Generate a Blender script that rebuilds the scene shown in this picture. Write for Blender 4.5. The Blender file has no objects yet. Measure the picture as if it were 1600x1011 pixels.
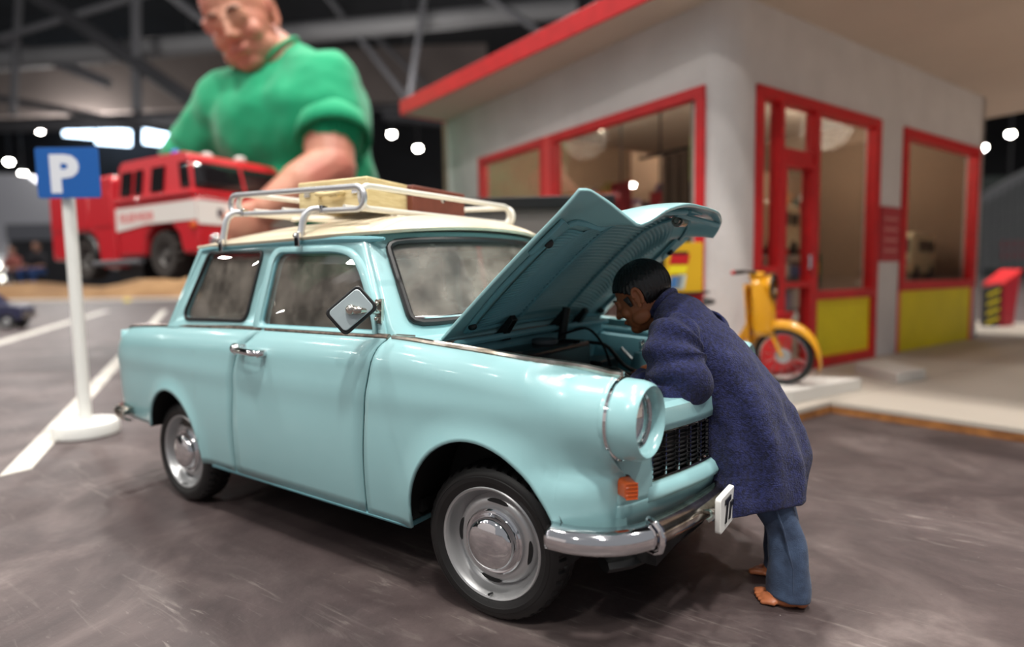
import bpy, bmesh, math, random
from math import sin, cos, pi, radians, sqrt, atan2
from mathutils import Vector, Matrix, noise as mnoise
from mathutils.geometry import tessellate_polygon

# ---------------------------------------------------------------- units
# The place is a 1:6 model layout on a hall floor.  Every coordinate below is written in
# "model metres" (1:6), and S turns it into real metres.
S = 1 / 6
scene = bpy.context.scene
COL = scene.collection
random.seed(7)

# ---------------------------------------------------------------- camera
CP = Vector((1.21240859, -2.20998027, 1.15745003))
YAW, PITCH, ROLL, FPX = 2.17918991, -0.0773752772, -0.0157491728, 933.459887
FW = Vector((cos(PITCH) * cos(YAW), cos(PITCH) * sin(YAW), sin(PITCH)))
RT = FW.cross(Vector((0, 0, 1))).normalized()
UP = RT.cross(FW)
RT, UP = cos(ROLL) * RT + sin(ROLL) * UP, -sin(ROLL) * RT + cos(ROLL) * UP
RH = Vector((RT.x, RT.y, 0)).normalized()      # level right and level ahead, for laying out the hall
FH = Vector((FW.x, FW.y, 0)).normalized()
ZZ = Vector((0, 0, 1))
cam_data = bpy.data.cameras.new('camera')
cam = bpy.data.objects.new('camera', cam_data)
COL.objects.link(cam)
cam.matrix_world = Matrix.Translation(CP * S) @ Matrix((RT, UP, -FW)).transposed().to_4x4()
cam_data.sensor_width = 36
cam_data.lens = FPX / 1600 * 36
cam_data.clip_start = 0.01
cam_data.clip_end = 300
cam_data.dof.use_dof = True
cam_data.dof.focus_distance = 2.06 * S
cam_data.dof.aperture_fstop = 3.7
scene.camera = cam

# ---------------------------------------------------------------- world, lights, exposure
world = bpy.data.worlds.new('hall_daylight')
scene.world = world
world.use_nodes = True
bg = world.node_tree.nodes['Background']
bg.inputs[0].default_value = (0.93, 0.95, 1.0, 1)
bg.inputs[1].default_value = 0.30
scene.view_settings.view_transform = 'Standard'
scene.view_settings.look = 'None'
scene.view_settings.exposure = 0.0
scene.view_settings.gamma = 1
scene.view_settings.use_curve_mapping = False


def area_lamp(x, y, z, size, power, col=(1, .96, .9)):
    d = bpy.data.lights.new('hall_flood_light', 'AREA')
    d.shape = 'DISK'
    d.size = size
    d.energy = power
    d.color = col
    o = bpy.data.objects.new('hall_flood_light', d)
    COL.objects.link(o)
    o.location = (x, y, z)
    v = Vector((0, 0, 0)) - o.location
    o.rotation_euler = v.to_track_quat('-Z', 'Y').to_euler()
    return o


# hall floods overhead (metres)
LAMPS = [(1.6, -2.2, 7.5, .55, 420), (3.6, -4.2, 7.6, .5, 170), (-3.2, -1.6, 8.0, .5, 260), (4.2, 2.4, 8.0, .55, 300),
         (-1.5, 3.5, 8.0, .55, 380), (0.4, -6.5, 7.0, .5, 170), (-7, 4, 9, .6, 420), (.2, .6, 8.2, .5, 240)]
# rows of the same lamps to the near side of the hall
for k, (dist, az) in enumerate(((8, -4), (9, 14), (10, -18), (11.5, 5), (13, 22), (13.5, -9), (15.5, 11), (17, -22), (18.5, 0), (21, 17), (23, -11), (26, 6), (29, -20), (32, 12), (36, -4), (40, 18), (44, 3), (50, -10))):
    LAMPS.append((-cos(radians(35 + az)) * dist, -sin(radians(35 + az)) * dist, 7.6, .22, 34))
for lx, ly, lz, sz, pw in LAMPS:
    area_lamp(lx, ly, lz, sz, pw)
# fill lights added deep in the hall, below the roof steel to brighten it
for r_, f_, z_, pw in ((-14, 16, 7, 1000), (-4, 22, 7, 850), (8, 26, 7, 600), (-24, 34, 8, 2400), (-4, 44, 9, 1900), (18, 30, 7, 1500), (22, 50, 9, 2200)):
    d = bpy.data.lights.new('hall_fill_light', 'POINT')
    d.energy = pw
    d.shadow_soft_size = .5
    d.color = (1, .96, .92)
    o = bpy.data.objects.new('hall_fill_light', d)
    COL.objects.link(o)
    o.location = (CP + (RH * r_ + FH * f_) / S) * S
    o.location.z = z_


# ---------------------------------------------------------------- materials
def lin(c):
    return tuple(((v / 255) / 12.92 if v / 255 <= .04045 else ((v / 255 + .055) / 1.055) ** 2.4) for v in c)


_M = {}


def mat(name, rgb, rough=.5, metal=0.0, var=0.0, vscale=60, bump=0.0, bscale=300, coat=0.0, rgb2=None, sheen=0.0,
        emit=0.0, trans=0.0, spec=.5, detail=4, alpha=1.0, bdist=.0005, stretch=None):
    if name in _M:
        return _M[name]
    m = bpy.data.materials.new(name)
    m.use_nodes = True
    nt = m.node_tree
    b = nt.nodes['Principled BSDF']
    c = lin(rgb)
    b.inputs['Base Color'].default_value = (*c, 1)
    b.inputs['Roughness'].default_value = rough
    b.inputs['Metallic'].default_value = metal
    b.inputs['Specular IOR Level'].default_value = spec
    b.inputs['Coat Weight'].default_value = coat
    b.inputs['Coat Roughness'].default_value = .08
    b.inputs['Sheen Weight'].default_value = sheen
    b.inputs['Transmission Weight'].default_value = trans
    b.inputs['Alpha'].default_value = alpha
    if emit:
        b.inputs['Emission Color'].default_value = (*c, 1)
        b.inputs['Emission Strength'].default_value = emit
    tc = nt.nodes.new('ShaderNodeTexCoord')
    vec = tc.outputs['Object']
    if stretch:
        mp = nt.nodes.new('ShaderNodeMapping')
        mp.inputs['Scale'].default_value = stretch
        nt.links.new(vec, mp.inputs[0])
        vec = mp.outputs[0]
    if var > 0 or rgb2:
        n = nt.nodes.new('ShaderNodeTexNoise')
        n.inputs['Scale'].default_value = vscale
        n.inputs['Detail'].default_value = detail
        nt.links.new(vec, n.inputs['Vector'])
        r = nt.nodes.new('ShaderNodeValToRGB')
        c2 = lin(rgb2) if rgb2 else tuple(v * (1 - var) for v in c)
        r.color_ramp.elements[0].position = .35
        r.color_ramp.elements[1].position = .65
        r.color_ramp.elements[0].color = (*c2, 1)
        r.color_ramp.elements[1].color = (*c, 1)
        nt.links.new(n.outputs[0], r.inputs[0])
        nt.links.new(r.outputs[0], b.inputs['Base Color'])
    if bump > 0:
        n = nt.nodes.new('ShaderNodeTexNoise')
        n.inputs['Scale'].default_value = bscale
        n.inputs['Detail'].default_value = 3
        nt.links.new(vec, n.inputs['Vector'])
        bp = nt.nodes.new('ShaderNodeBump')
        bp.inputs['Strength'].default_value = bump
        bp.inputs['Distance'].default_value = bdist
        nt.links.new(n.outputs[0], bp.inputs['Height'])
        nt.links.new(bp.outputs[0], b.inputs['Normal'])
    _M[name] = m
    return m


def glass(name, tint=(1, 1, 1), rough=0.0, refl=.12, dust=0.0):
    """thin pane: mostly see-through, mirrors the hall at glancing angles, optional film of dust"""
    if name in _M:
        return _M[name]
    m = bpy.data.materials.new(name)
    m.use_nodes = True
    nt = m.node_tree
    nt.nodes.clear()
    out = nt.nodes.new('ShaderNodeOutputMaterial')
    tr = nt.nodes.new('ShaderNodeBsdfTransparent')
    tr.inputs[0].default_value = (*tint, 1)
    gl = nt.nodes.new('ShaderNodeBsdfGlossy')
    gl.inputs['Roughness'].default_value = rough
    fr = nt.nodes.new('ShaderNodeFresnel')
    ge = nt.nodes.new('ShaderNodeNewGeometry')
    io = nt.nodes.new('ShaderNodeMapRange')      # same index of refraction from either face of the pane
    io.inputs[3].default_value = 1.5
    io.inputs[4].default_value = 1 / 1.5
    nt.links.new(ge.outputs['Backfacing'], io.inputs[0])
    nt.links.new(io.outputs[0], fr.inputs[0])
    ma = nt.nodes.new('ShaderNodeMath')
    ma.operation = 'ADD'
    ma.inputs[1].default_value = refl
    nt.links.new(fr.outputs[0], ma.inputs[0])
    mx = nt.nodes.new('ShaderNodeMixShader')
    nt.links.new(ma.outputs[0], mx.inputs[0])
    nt.links.new(tr.outputs[0], mx.inputs[1])
    nt.links.new(gl.outputs[0], mx.inputs[2])
    last = mx
    if dust:
        df = nt.nodes.new('ShaderNodeBsdfDiffuse')
        df.inputs[0].default_value = (*lin((200, 190, 178)), 1)
        tc = nt.nodes.new('ShaderNodeTexCoord')
        nz = nt.nodes.new('ShaderNodeTexNoise')
        nz.inputs['Scale'].default_value = 45
        nz.inputs['Detail'].default_value = 6
        nt.links.new(tc.outputs['Object'], nz.inputs['Vector'])
        mr = nt.nodes.new('ShaderNodeMapRange')
        mr.inputs[1].default_value = .35
        mr.inputs[2].default_value = .75
        mr.inputs[3].default_value = dust * .4
        mr.inputs[4].default_value = dust * 1.5
        nt.links.new(nz.outputs[0], mr.inputs[0])
        m2 = nt.nodes.new('ShaderNodeMixShader')
        nt.links.new(mr.outputs[0], m2.inputs[0])
        nt.links.new(mx.outputs[0], m2.inputs[1])
        nt.links.new(df.outputs[0], m2.inputs[2])
        last = m2
    nt.links.new(last.outputs[0], out.inputs[0])
    _M[name] = m
    return m


# ---------------------------------------------------------------- mesh helpers
def CR(x, pts):
    """smooth interpolation through sorted (x, value) pairs"""
    n = len(pts)
    if x <= pts[0][0]:
        return pts[0][1]
    if x >= pts[-1][0]:
        return pts[-1][1]
    for i in range(n - 1):
        if x <= pts[i + 1][0]:
            break
    x0, y0 = pts[i]
    x1, y1 = pts[i + 1]
    h = x1 - x0
    d = (y1 - y0) / h
    dp = (y0 - pts[i - 1][1]) / (x0 - pts[i - 1][0]) if i > 0 else d
    dn = (pts[i + 2][1] - y1) / (pts[i + 2][0] - x1) if i + 2 < n else d
    m0 = 0 if dp * d <= 0 else 2 * dp * d / (dp + d)
    m1 = 0 if dn * d <= 0 else 2 * dn * d / (dn + d)
    t = (x - x0) / h
    return ((2 * t ** 3 - 3 * t * t + 1) * y0 + (t ** 3 - 2 * t * t + t) * h * m0 + (-2 * t ** 3 + 3 * t * t) * y1 + (t ** 3 - t * t) * h * m1)


def sst(a, b, x):
    t = min(1, max(0, (x - a) / (b - a)))
    return t * t * (3 - 2 * t)


def lerp(a, b, t):
    return a + (b - a) * t


def spline(pts, n):
    """n+1 points along a smooth curve through 3D pts"""
    pts = [Vector(p) for p in pts]
    L = [0]
    for a, b in zip(pts, pts[1:]):
        L.append(L[-1] + (b - a).length)
    out = []
    for k in range(n + 1):
        s = L[-1] * k / n
        out.append(Vector([CR(s, [(l, p[i]) for l, p in zip(L, pts)]) for i in range(3)]))
    return out


class G:
    def __init__(s):
        s.v, s.f = [], []

    def add(s, vs, fs):
        n = len(s.v)
        s.v += [Vector(p) for p in vs]
        s.f += [tuple(i + n for i in f) for f in fs]
        return s

    def box(s, c, d, rot=None):
        c = Vector(c)
        vs = [Vector((x * d[0] / 2, y * d[1] / 2, z * d[2] / 2)) for x in (-1, 1) for y in (-1, 1) for z in (-1, 1)]
        if rot is not None:
            vs = [rot @ v for v in vs]
        return s.add([v + c for v in vs], [(0, 1, 3, 2), (4, 6, 7, 5), (0, 4, 5, 1), (2, 3, 7, 6), (0, 2, 6, 4), (1, 5, 7, 3)])

    def tube(s, pts, r, n=10, closed=False, caps=True, flat=1.0, up=None):
        pts = [Vector(p) for p in pts]
        m = len(pts)
        rs = r if isinstance(r, (list, tuple)) else [r] * m
        vs = []
        prev = None
        for i, p in enumerate(pts):
            a = pts[(i - 1) % m] if (closed or i > 0) else p
            b = pts[(i + 1) % m] if (closed or i < m - 1) else p
            t = (b - a).normalized()
            if prev is None:
                q = Vector(up) if up else (Vector((0, 0, 1)) if abs(t.z) < .9 else Vector((1, 0, 0)))
            else:
                q = prev
            q = (q - t * q.dot(t)).normalized()
            prev = q
            w = t.cross(q)
            for k in range(n):
                an = 2 * pi * k / n
                vs.append(p + (q * cos(an) * flat + w * sin(an)) * rs[i])
        fs = []
        rng = m if closed else m - 1
        for i in range(rng):
            j = (i + 1) % m
            for k in range(n):
                l = (k + 1) % n
                fs.append((i * n + k, i * n + l, j * n + l, j * n + k))
        if caps and not closed:
            fs.append(tuple(range(n - 1, -1, -1)))
            fs.append(tuple((m - 1) * n + k for k in range(n)))
        return s.add(vs, fs)

    def cyl(s, a, b, r, r2=None, n=20, caps=True):
        return s.tube([a, b], [r, r if r2 is None else r2], n, caps=caps)

    def lathe(s, prof, o, ax, n=32, up=None, rf=None, closed=False, arc=1.0):
        o = Vector(o)
        ax = Vector(ax).normalized()
        q = Vector(up) if up else (Vector((0, 0, 1)) if abs(ax.z) < .9 else Vector((1, 0, 0)))
        q = (q - ax * q.dot(ax)).normalized()
        w = ax.cross(q)
        vs = []
        for i in range(n):
            an = 2 * pi * i / n * arc
            for k, (r, h) in enumerate(prof):
                if rf:
                    r = rf(i, k, r)
                vs.append(o + ax * h + (q * cos(an) + w * sin(an)) * r)
        m = len(prof)
        fs = []
        for i in range(n if arc == 1.0 else n - 1):
            j = (i + 1) % n
            for k in range(m - 1):
                fs.append((i * m + k, j * m + k, j * m + k + 1, i * m + k + 1))
            if closed:
                fs.append((i * m + m - 1, j * m + m - 1, j * m, i * m))
        return s.add(vs, fs)

    def grid(s, fn, nu, nv, flip=False, cu=False):
        vs = [fn(i / nu, j / nv) for i in range(nu + (0 if cu else 1)) for j in range(nv + 1)]
        fs = []
        m = nu if cu else nu + 1
        for i in range(nu):
            for j in range(nv):
                a, b = i * (nv + 1) + j, ((i + 1) % m) * (nv + 1) + j
                q = (a, b, b + 1, a + 1)
                fs.append(q[::-1] if flip else q)
        return s.add(vs, fs)

    def ell(s, c, r, nu=20, nv=12, rot=None):
        c = Vector(c)
        if not hasattr(r, '__len__'):
            r = (r, r, r)

        def fn(u, v):
            a, b = 2 * pi * u, pi * v
            p = Vector((r[0] * cos(a) * sin(b), r[1] * sin(a) * sin(b), r[2] * cos(b)))
            return c + (rot @ p if rot else p)
        return s.grid(fn, nu, nv, cu=True)

    def prism(s, ring, d):
        """polygon ring (3D points) pushed along d"""
        ring = [Vector(p) for p in ring]
        d = Vector(d)
        n = len(ring)
        fs = [tuple(range(n)), tuple(range(2 * n - 1, n - 1, -1))]
        fs += [(i, i + n, (i + 1) % n + n, (i + 1) % n) for i in range(n)]
        return s.add(ring + [p + d for p in ring], fs)

    def fill(s, loops, fn, thick=None):
        """2D outline with holes, tessellated, mapped by fn((a,b))"""
        tri = tessellate_polygon([[Vector((a, b, 0)) for a, b in l] for l in loops])
        flat = [p for l in loops for p in l]
        vs = [Vector(fn(p)) for p in flat]
        s.add(vs, tri)
        return s

    def mirror_y(s):
        n = len(s.v)
        s.v += [Vector((p.x, -p.y, p.z)) for p in s.v]
        s.f += [tuple(i + n for i in f[::-1]) for f in s.f]
        return s


def rrect(x0, x1, y0, y1, r, n=6):
    out = []
    for cx, cy, a0 in ((x1 - r, y1 - r, 0), (x0 + r, y1 - r, 90), (x0 + r, y0 + r, 180), (x1 - r, y0 + r, 270)):
        for k in range(n + 1):
            a = radians(a0 + 90 * k / n)
            out.append((cx + r * cos(a), cy + r * sin(a)))
    return out


def rpoly(pts, r, n=6):
    """round the corners of a 2D polygon"""
    out = []
    m = len(pts)
    for i in range(m):
        p0, p, p1 = Vector(pts[i - 1]), Vector(pts[i]), Vector(pts[(i + 1) % m])
        rr = r[i] if isinstance(r, (list, tuple)) else r
        a, b = (p0 - p), (p1 - p)
        la = min(rr, a.length * .48)
        lb = min(rr, b.length * .48)
        A, B = p + a.normalized() * la, p + b.normalized() * lb
        for k in range(n + 1):
            t = k / n
            q = A * (1 - t) ** 2 + p * 2 * t * (1 - t) + B * t * t
            out.append((q.x, q.y))
    return out


def thing(name, label, cat, loc=(0, 0, 0), group=None):
    o = bpy.data.objects.new(name, None)
    COL.objects.link(o)
    o.empty_display_size = .02
    o.location = Vector(loc) * S
    o['label'] = label
    o['category'] = cat
    if group:
        o['group'] = group
    return o


def rootof(o):
    while o.parent:
        o = o.parent
    return o


def build(g, name, m, parent=None, label=None, cat=None, group=None, kind=None, loc=None, M=None, smooth=40,
          bevel=0, bseg=2, solid=0, soff=-1, sub=0, remesh=0, rsm=0, merge=True):
    me = bpy.data.meshes.new(name)
    off = (Vector(rootof(parent).location) if parent else (Vector(loc) * S if loc is not None else Vector((0, 0, 0))))
    vs = g.v if M is None else [M @ p for p in g.v]
    me.from_pydata([(p * S - off) for p in vs], [], g.f)
    bm = bmesh.new()
    bm.from_mesh(me)
    if merge:
        bmesh.ops.remove_doubles(bm, verts=bm.verts, dist=1e-6)
    if solid == 0 and not remesh:
        bmesh.ops.recalc_face_normals(bm, faces=bm.faces)
    elif solid:
        bmesh.ops.recalc_face_normals(bm, faces=bm.faces)
    bm.to_mesh(me)
    bm.free()
    me.validate()
    o = bpy.data.objects.new(name, me)
    COL.objects.link(o)
    if parent:
        o.parent = parent
    elif loc is not None:
        o.location = off
    me.materials.append(m)
    if label:
        o['label'] = label
    if cat:
        o['category'] = cat
    if group:
        o['group'] = group
    if kind:
        o['kind'] = kind
    if solid:
        md = o.modifiers.new('solid', 'SOLIDIFY')
        md.thickness = abs(solid) * S
        md.offset = soff
    if remesh:
        md = o.modifiers.new('remesh', 'REMESH')
        md.mode = 'VOXEL'
        md.voxel_size = remesh * S
        md.use_smooth_shade = True
    if rsm:
        md = o.modifiers.new('smooth', 'SMOOTH')
        md.iterations = rsm
        md.factor = .6
    if bevel:
        md = o.modifiers.new('bevel', 'BEVEL')
        md.width = bevel * S
        md.segments = bseg
        md.limit_method = 'ANGLE'
        md.angle_limit = radians(35)
        md.harden_normals = False
    if sub:
        md = o.modifiers.new('sub', 'SUBSURF')
        md.levels = md.render_levels = sub
    if smooth:
        me.shade_smooth()
        if not remesh:
            try:
                me.set_sharp_from_angle(angle=radians(smooth))
            except Exception:
                pass
    return o


def text_mesh(txt, size, extrude, fn, shear=0.0, bold=0.0):
    """lettering as a solid mesh; fn maps (x, y, z) of the flat text to model space"""
    c = bpy.data.curves.new('t', 'FONT')
    c.body = txt
    c.size = size
    c.extrude = extrude
    c.shear = shear
    c.offset = bold
    c.resolution_u = 3
    o = bpy.data.objects.new('t', c)
    COL.objects.link(o)
    dg = bpy.context.evaluated_depsgraph_get()
    dg.update()
    me = bpy.data.meshes.new_from_object(o.evaluated_get(dg))
    g = G()
    g.add([fn(v.co) for v in me.vertices], [tuple(p.vertices) for p in me.polygons])
    bpy.data.objects.remove(o)
    bpy.data.curves.remove(c)
    bpy.data.meshes.remove(me)
    return g


# ---------------------------------------------------------------- palette
M_CAR = mat('pale_blue_paint', (153, 199, 203), .28, coat=.5, var=.05, vscale=14, bump=.05, bscale=900)
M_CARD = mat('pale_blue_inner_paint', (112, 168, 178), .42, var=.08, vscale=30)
M_CREAM = mat('cream_roof_paint', (226, 214, 190), .38, coat=.3, rgb2=(208, 194, 168), vscale=22)
M_CHROME = mat('chrome', (222, 222, 224), .07, 1.0, bump=.04, bscale=500)
M_DCHROME = mat('dusty_chrome', (205, 200, 192), .2, 1.0, rgb2=(140, 130, 118), vscale=90)
M_SILVER = mat('silver_wheel_paint', (186, 187, 188), .38, .75, bump=.05, bscale=700)
M_RUBBER = mat('tyre_rubber', (13, 13, 14), .5, bump=.15, bscale=1500, rgb2=(19, 18, 18), vscale=80)
M_SEAL = mat('black_rubber_seal', (22, 22, 24), .45)
M_BLACK = mat('black_plastic', (18, 19, 20), .4, bump=.05)
M_DARK = mat('dark_underbody', (12, 12, 13), .7)
M_TRIM = mat('weathered_belt_trim', (150, 134, 122), .28, .9, rgb2=(92, 76, 68), vscale=160)
M_ORANGE = mat('orange_lens', (232, 100, 22), .15, coat=.6, trans=.25, bump=.5, bscale=900)
M_LENS = glass('clear_lens', (.95, .95, .95), .05, .22)
M_GLASS = glass('car_window_glass', (.60, .60, .59), 0.0, .22, dust=.20)
M_GLASSW = glass('dusty_windscreen_glass', (.70, .69, .67), 0.01, .13, dust=.30)
M_WHITEP = mat('white_plastic', (226, 226, 222), .45)
M_RED = mat('red_frame_paint', (208, 26, 32), .5, var=.15, vscale=40)
M_WALL = mat('rough_whitewash', (210, 205, 203), .85, var=.08, vscale=14, bump=.6, bscale=120, bdist=.002)
# ================================================================ SETTING: floor
def floor_mat():
    m = bpy.data.materials.new('worn_vinyl_floor')
    m.use_nodes = True
    nt = m.node_tree
    b = nt.nodes['Principled BSDF']
    tc = nt.nodes.new('ShaderNodeTexCoord')
    co = tc.outputs['Object']

    def noise(scale, detail=6, rough=.6, dist=0.0, vec=None):
        n = nt.nodes.new('ShaderNodeTexNoise')
        n.inputs['Scale'].default_value = scale
        n.inputs['Detail'].default_value = detail
        n.inputs['Roughness'].default_value = rough
        n.inputs['Distortion'].default_value = dist
        nt.links.new(vec or co, n.inputs['Vector'])
        return n.outputs[0]

    def ramp(src, stops):
        r = nt.nodes.new('ShaderNodeValToRGB')
        e = r.color_ramp.elements
        while len(e) < len(stops):
            e.new(.5)
        for el, (p, c) in zip(e, stops):
            el.position = p
            el.color = (*c, 1) if len(c) == 3 else c
        nt.links.new(src, r.inputs[0])
        return r.outputs[0]

    def mix(f, a, c, mode='MIX', fac=None):
        n = nt.nodes.new('ShaderNodeMix')
        n.data_type = 'RGBA'
        n.blend_type = mode
        if f is not None:
            nt.links.new(f, n.inputs[0])
        else:
            n.inputs[0].default_value = fac
        nt.links.new(a, n.inputs[6])
        if isinstance(c, tuple):
            n.inputs[7].default_value = (*c, 1)
        else:
            nt.links.new(c, n.inputs[7])
        return n.outputs[2]
    base = ramp(noise(8, 9, .66, .9), [(.32, lin((50, 40, 41))), (.48, lin((68, 57, 57))), (.60, lin((84, 73, 72))), (.74, lin((110, 99, 97)))])
    fine = ramp(noise(38, 6, .7), [(.35, (.72, .72, .72)), (.7, (1.15, 1.12, 1.12))])
    col = mix(None, base, fine, 'MULTIPLY', .55)
    # scuffs: stretched noise in two directions
    for ang, sc, pos, amt in ((35, (9, 90, 1), .60, .34), (-38, (8, 70, 1), .62, .30), (72, (16, 130, 1), .63, .45), (-75, (12, 60, 1), .64, .3), (22, (26, 420, 1), .66, .5), (-50, (30, 380, 1), .67, .5), (60, (22, 460, 1), .67, .55)):
        mp = nt.nodes.new('ShaderNodeMapping')
        mp.inputs['Rotation'].default_value = (0, 0, radians(ang))
        mp.inputs['Scale'].default_value = sc
        nt.links.new(co, mp.inputs[0])
        f = ramp(noise(1.0, 5, .65, 1.4, mp.outputs[0]), [(pos, (0, 0, 0)), (pos + .10, (amt, amt, amt))])
        f2 = ramp(noise(4.5, 3, .5), [(.42, (0, 0, 0)), (.62, (1, 1, 1))])
        ff = mix(None, f, f2, 'MULTIPLY', 1.0)
        bw = nt.nodes.new('ShaderNodeRGBToBW')
        nt.links.new(ff, bw.inputs[0])
        col = mix(bw.outputs[0], col, lin((168, 158, 152)))
    vo = nt.nodes.new('ShaderNodeTexVoronoi')
    vo.inputs['Scale'].default_value = 130
    nt.links.new(co, vo.inputs['Vector'])
    specks = ramp(vo.outputs['Distance'], [(.035, (1, 1, 1)), (.06, (0, 0, 0))])
    sp2 = ramp(noise(25, 2), [(.58, (0, 0, 0)), (.66, (.7, .7, .7))])
    sp = mix(None, specks, sp2, 'MULTIPLY', 1.0)
    bw = nt.nodes.new('ShaderNodeRGBToBW')
    nt.links.new(sp, bw.inputs[0])
    col = mix(bw.outputs[0], col, lin((205, 198, 188)))
    nt.links.new(col, b.inputs['Base Color'])
    rr = nt.nodes.new('ShaderNodeMapRange')
    rr.inputs[3].default_value = .46
    rr.inputs[4].default_value = .70
    nt.links.new(noise(9, 5), rr.inputs[0])
    nt.links.new(rr.outputs[0], b.inputs['Roughness'])
    bp = nt.nodes.new('ShaderNodeBump')
    bp.inputs['Strength'].default_value = .5
    bp.inputs['Distance'].default_value = .0012
    nt.links.new(noise(55, 6, .65), bp.inputs['Height'])
    nt.links.new(bp.outputs[0], b.inputs['Normal'])
    return m


def HP(r, f, z):
    """hall coordinates in metres: r metres right and f metres ahead of the camera, z above the floor -> model units"""
    return Vector((CP.x, CP.y, 0)) + (RH * r + FH * f + ZZ * z) / S


g = G()
g.add([HP(-70, -20, 0), HP(70, -20, 0), HP(70, 90, 0), HP(-70, 90, 0)], [(0, 1, 2, 3)])
build(g, 'floor', floor_mat(), kind='structure', smooth=0, label='dark brown scuffed vinyl floor', loc=(0, 0, 0))

# painted parking lines
M_LINE = mat('worn_white_line_paint', (206, 202, 194), .6, rgb2=(176, 170, 162), vscale=14)
for pa, pb, w, lab in (((-3.32, -1.0, 0), (-24.9, 9.95, 0), .205, 'white painted bay line running past the parking sign to the rear'),
                       ((-12.6, .95, 0), (-27.5, 8.8, 0), .30, 'far white painted bay line left of the parking sign')):
    a, b = Vector(pa), Vector(pb)
    d = (b - a).normalized()
    q = Vector((-d.y, d.x, 0)) * w / 2
    g = G()
    sk = Vector((.10, 0.02, 0))
    g.prism([a - q - sk, a + q, b + q, b - q], (0, 0, .006))
    build(g, 'road_marking', M_LINE, label=lab, cat='floor marking', loc=pa, smooth=0)

# ================================================================ SETTING: the hall
M_HALL = mat('hall_dark_grey', (62, 62, 66), .8, var=.2, vscale=.4)
M_HALLD = mat('hall_near_black', (34, 35, 40), .9, var=.3, vscale=.3)
M_HALLB = mat('hall_brown_grey', (118, 108, 104), .85, var=.12, vscale=.5)
M_STEEL = mat('truss_steel', (92, 92, 96), .6)
M_DUCT = mat('duct_grey', (128, 128, 130), .55)


def slab(p0, p1, z0, z1, th, m, name, **k):
    """vertical slab between two plan points (hall metres)"""
    g = G()
    a, b = HP(p0[0], p0[1], 0), HP(p1[0], p1[1], 0)
    d = (b - a).normalized()
    q = Vector((-d.y, d.x, 0)) * th / S
    g.prism([a + ZZ * z0 / S, b + ZZ * z0 / S, b + ZZ * z1 / S, a + ZZ * z1 / S], q)
    return build(g, name, m, smooth=0, **k)


slab((-70, 80), (70, 80), 0, 22, .4, M_HALLD, 'wall_back', kind='structure')
slab((-70, -10), (-70, 80), 0, 22, .4, M_HALL, 'wall_left', kind='structure')
slab((70, -10), (70, 80), 0, 22, .4, M_HALL, 'wall_right', kind='structure')
g = G()
g.prism([HP(-70, 3, 22), HP(70, 3, 22), HP(70, 80, 22), HP(-70, 80, 22)], (0, 0, 2))
ceil = build(g, 'ceiling', M_HALLD, kind='structure', smooth=0, loc=(0, 0, 0))


def PX(u, v, d):
    """point seen at photo position (u, v) at d metres ahead of the camera"""
    return CP + (FW + RT * (u - 800) / FPX - UP * (v - 505.5) / FPX) * (d / S)


# bulkheads, ducts and trusses hang from the ceiling
def hang(pts, r, name, m, n=8):
    g = G()
    g.tube(pts, r / S, n)
    return build(g, name, m, ceil, smooth=40)


g = G()
g.prism([PX(-200, 98, 34), PX(760, 68, 34), PX(760, 150, 34), PX(-200, 190, 34)], FH * 3)
build(g, 'bulkhead', M_HALLB, ceil, smooth=0)
hang([PX(-150, 105, 26), PX(150, 84, 26), PX(470, 52, 26), PX(900, 10, 26)], .42, 'air_duct', M_DUCT, 14)
hang([PX(-150, 200, 40), PX(250, 190, 40), PX(720, 150, 40)], .45, 'air_duct', M_HALL, 14)
for a, b, r, d in (((40, -20), (345, 190), .30, 24), ((-20, 55), (170, 130), .22, 26), ((212, -10), (214, 175), .20, 24),
                   ((250, -20), (420, 110), .16, 22), ((0, 60), (260, -20), .14, 24), ((640, 150), (665, -20), .12, 24),
                   ((740, -20), (860, 60), .14, 24), ((500, -20), (640, 160), .12, 26), ((-20, 150), (300, 210), .18, 30),
                   ((30, -10), (20, 180), .14, 25), ((560, 30), (760, 230), .12, 30), ((600, 180), (700, 190), .3, 30)):
    hang([PX(*a, d), PX(*b, d)], r, 'truss_bar', M_STEEL if r < .25 else M_HALL)

# rooflights: glazing lit by the sky
M_SKYL = mat('skylit_glazing', (208, 232, 255), .5, emit=7)
k = 1
for u0, v0, u1, v1 in ((99, 196, 146, 216), (150, 200, 204, 228), (224, 196, 262, 228), (264, 208, 300, 226), (70, 186, 98, 196)):
    g = G()
    g.prism([PX(u0, v0, 74), PX(u1, v0 + 4, 74), PX(u1, v1, 74), PX(u0, v1 - 4, 74)], FH * .6)
    build(g, 'window_%d' % k, M_SKYL, kind='structure', smooth=0, label='bright high hall window', loc=(0, 0, 0))
    k += 1

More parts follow.
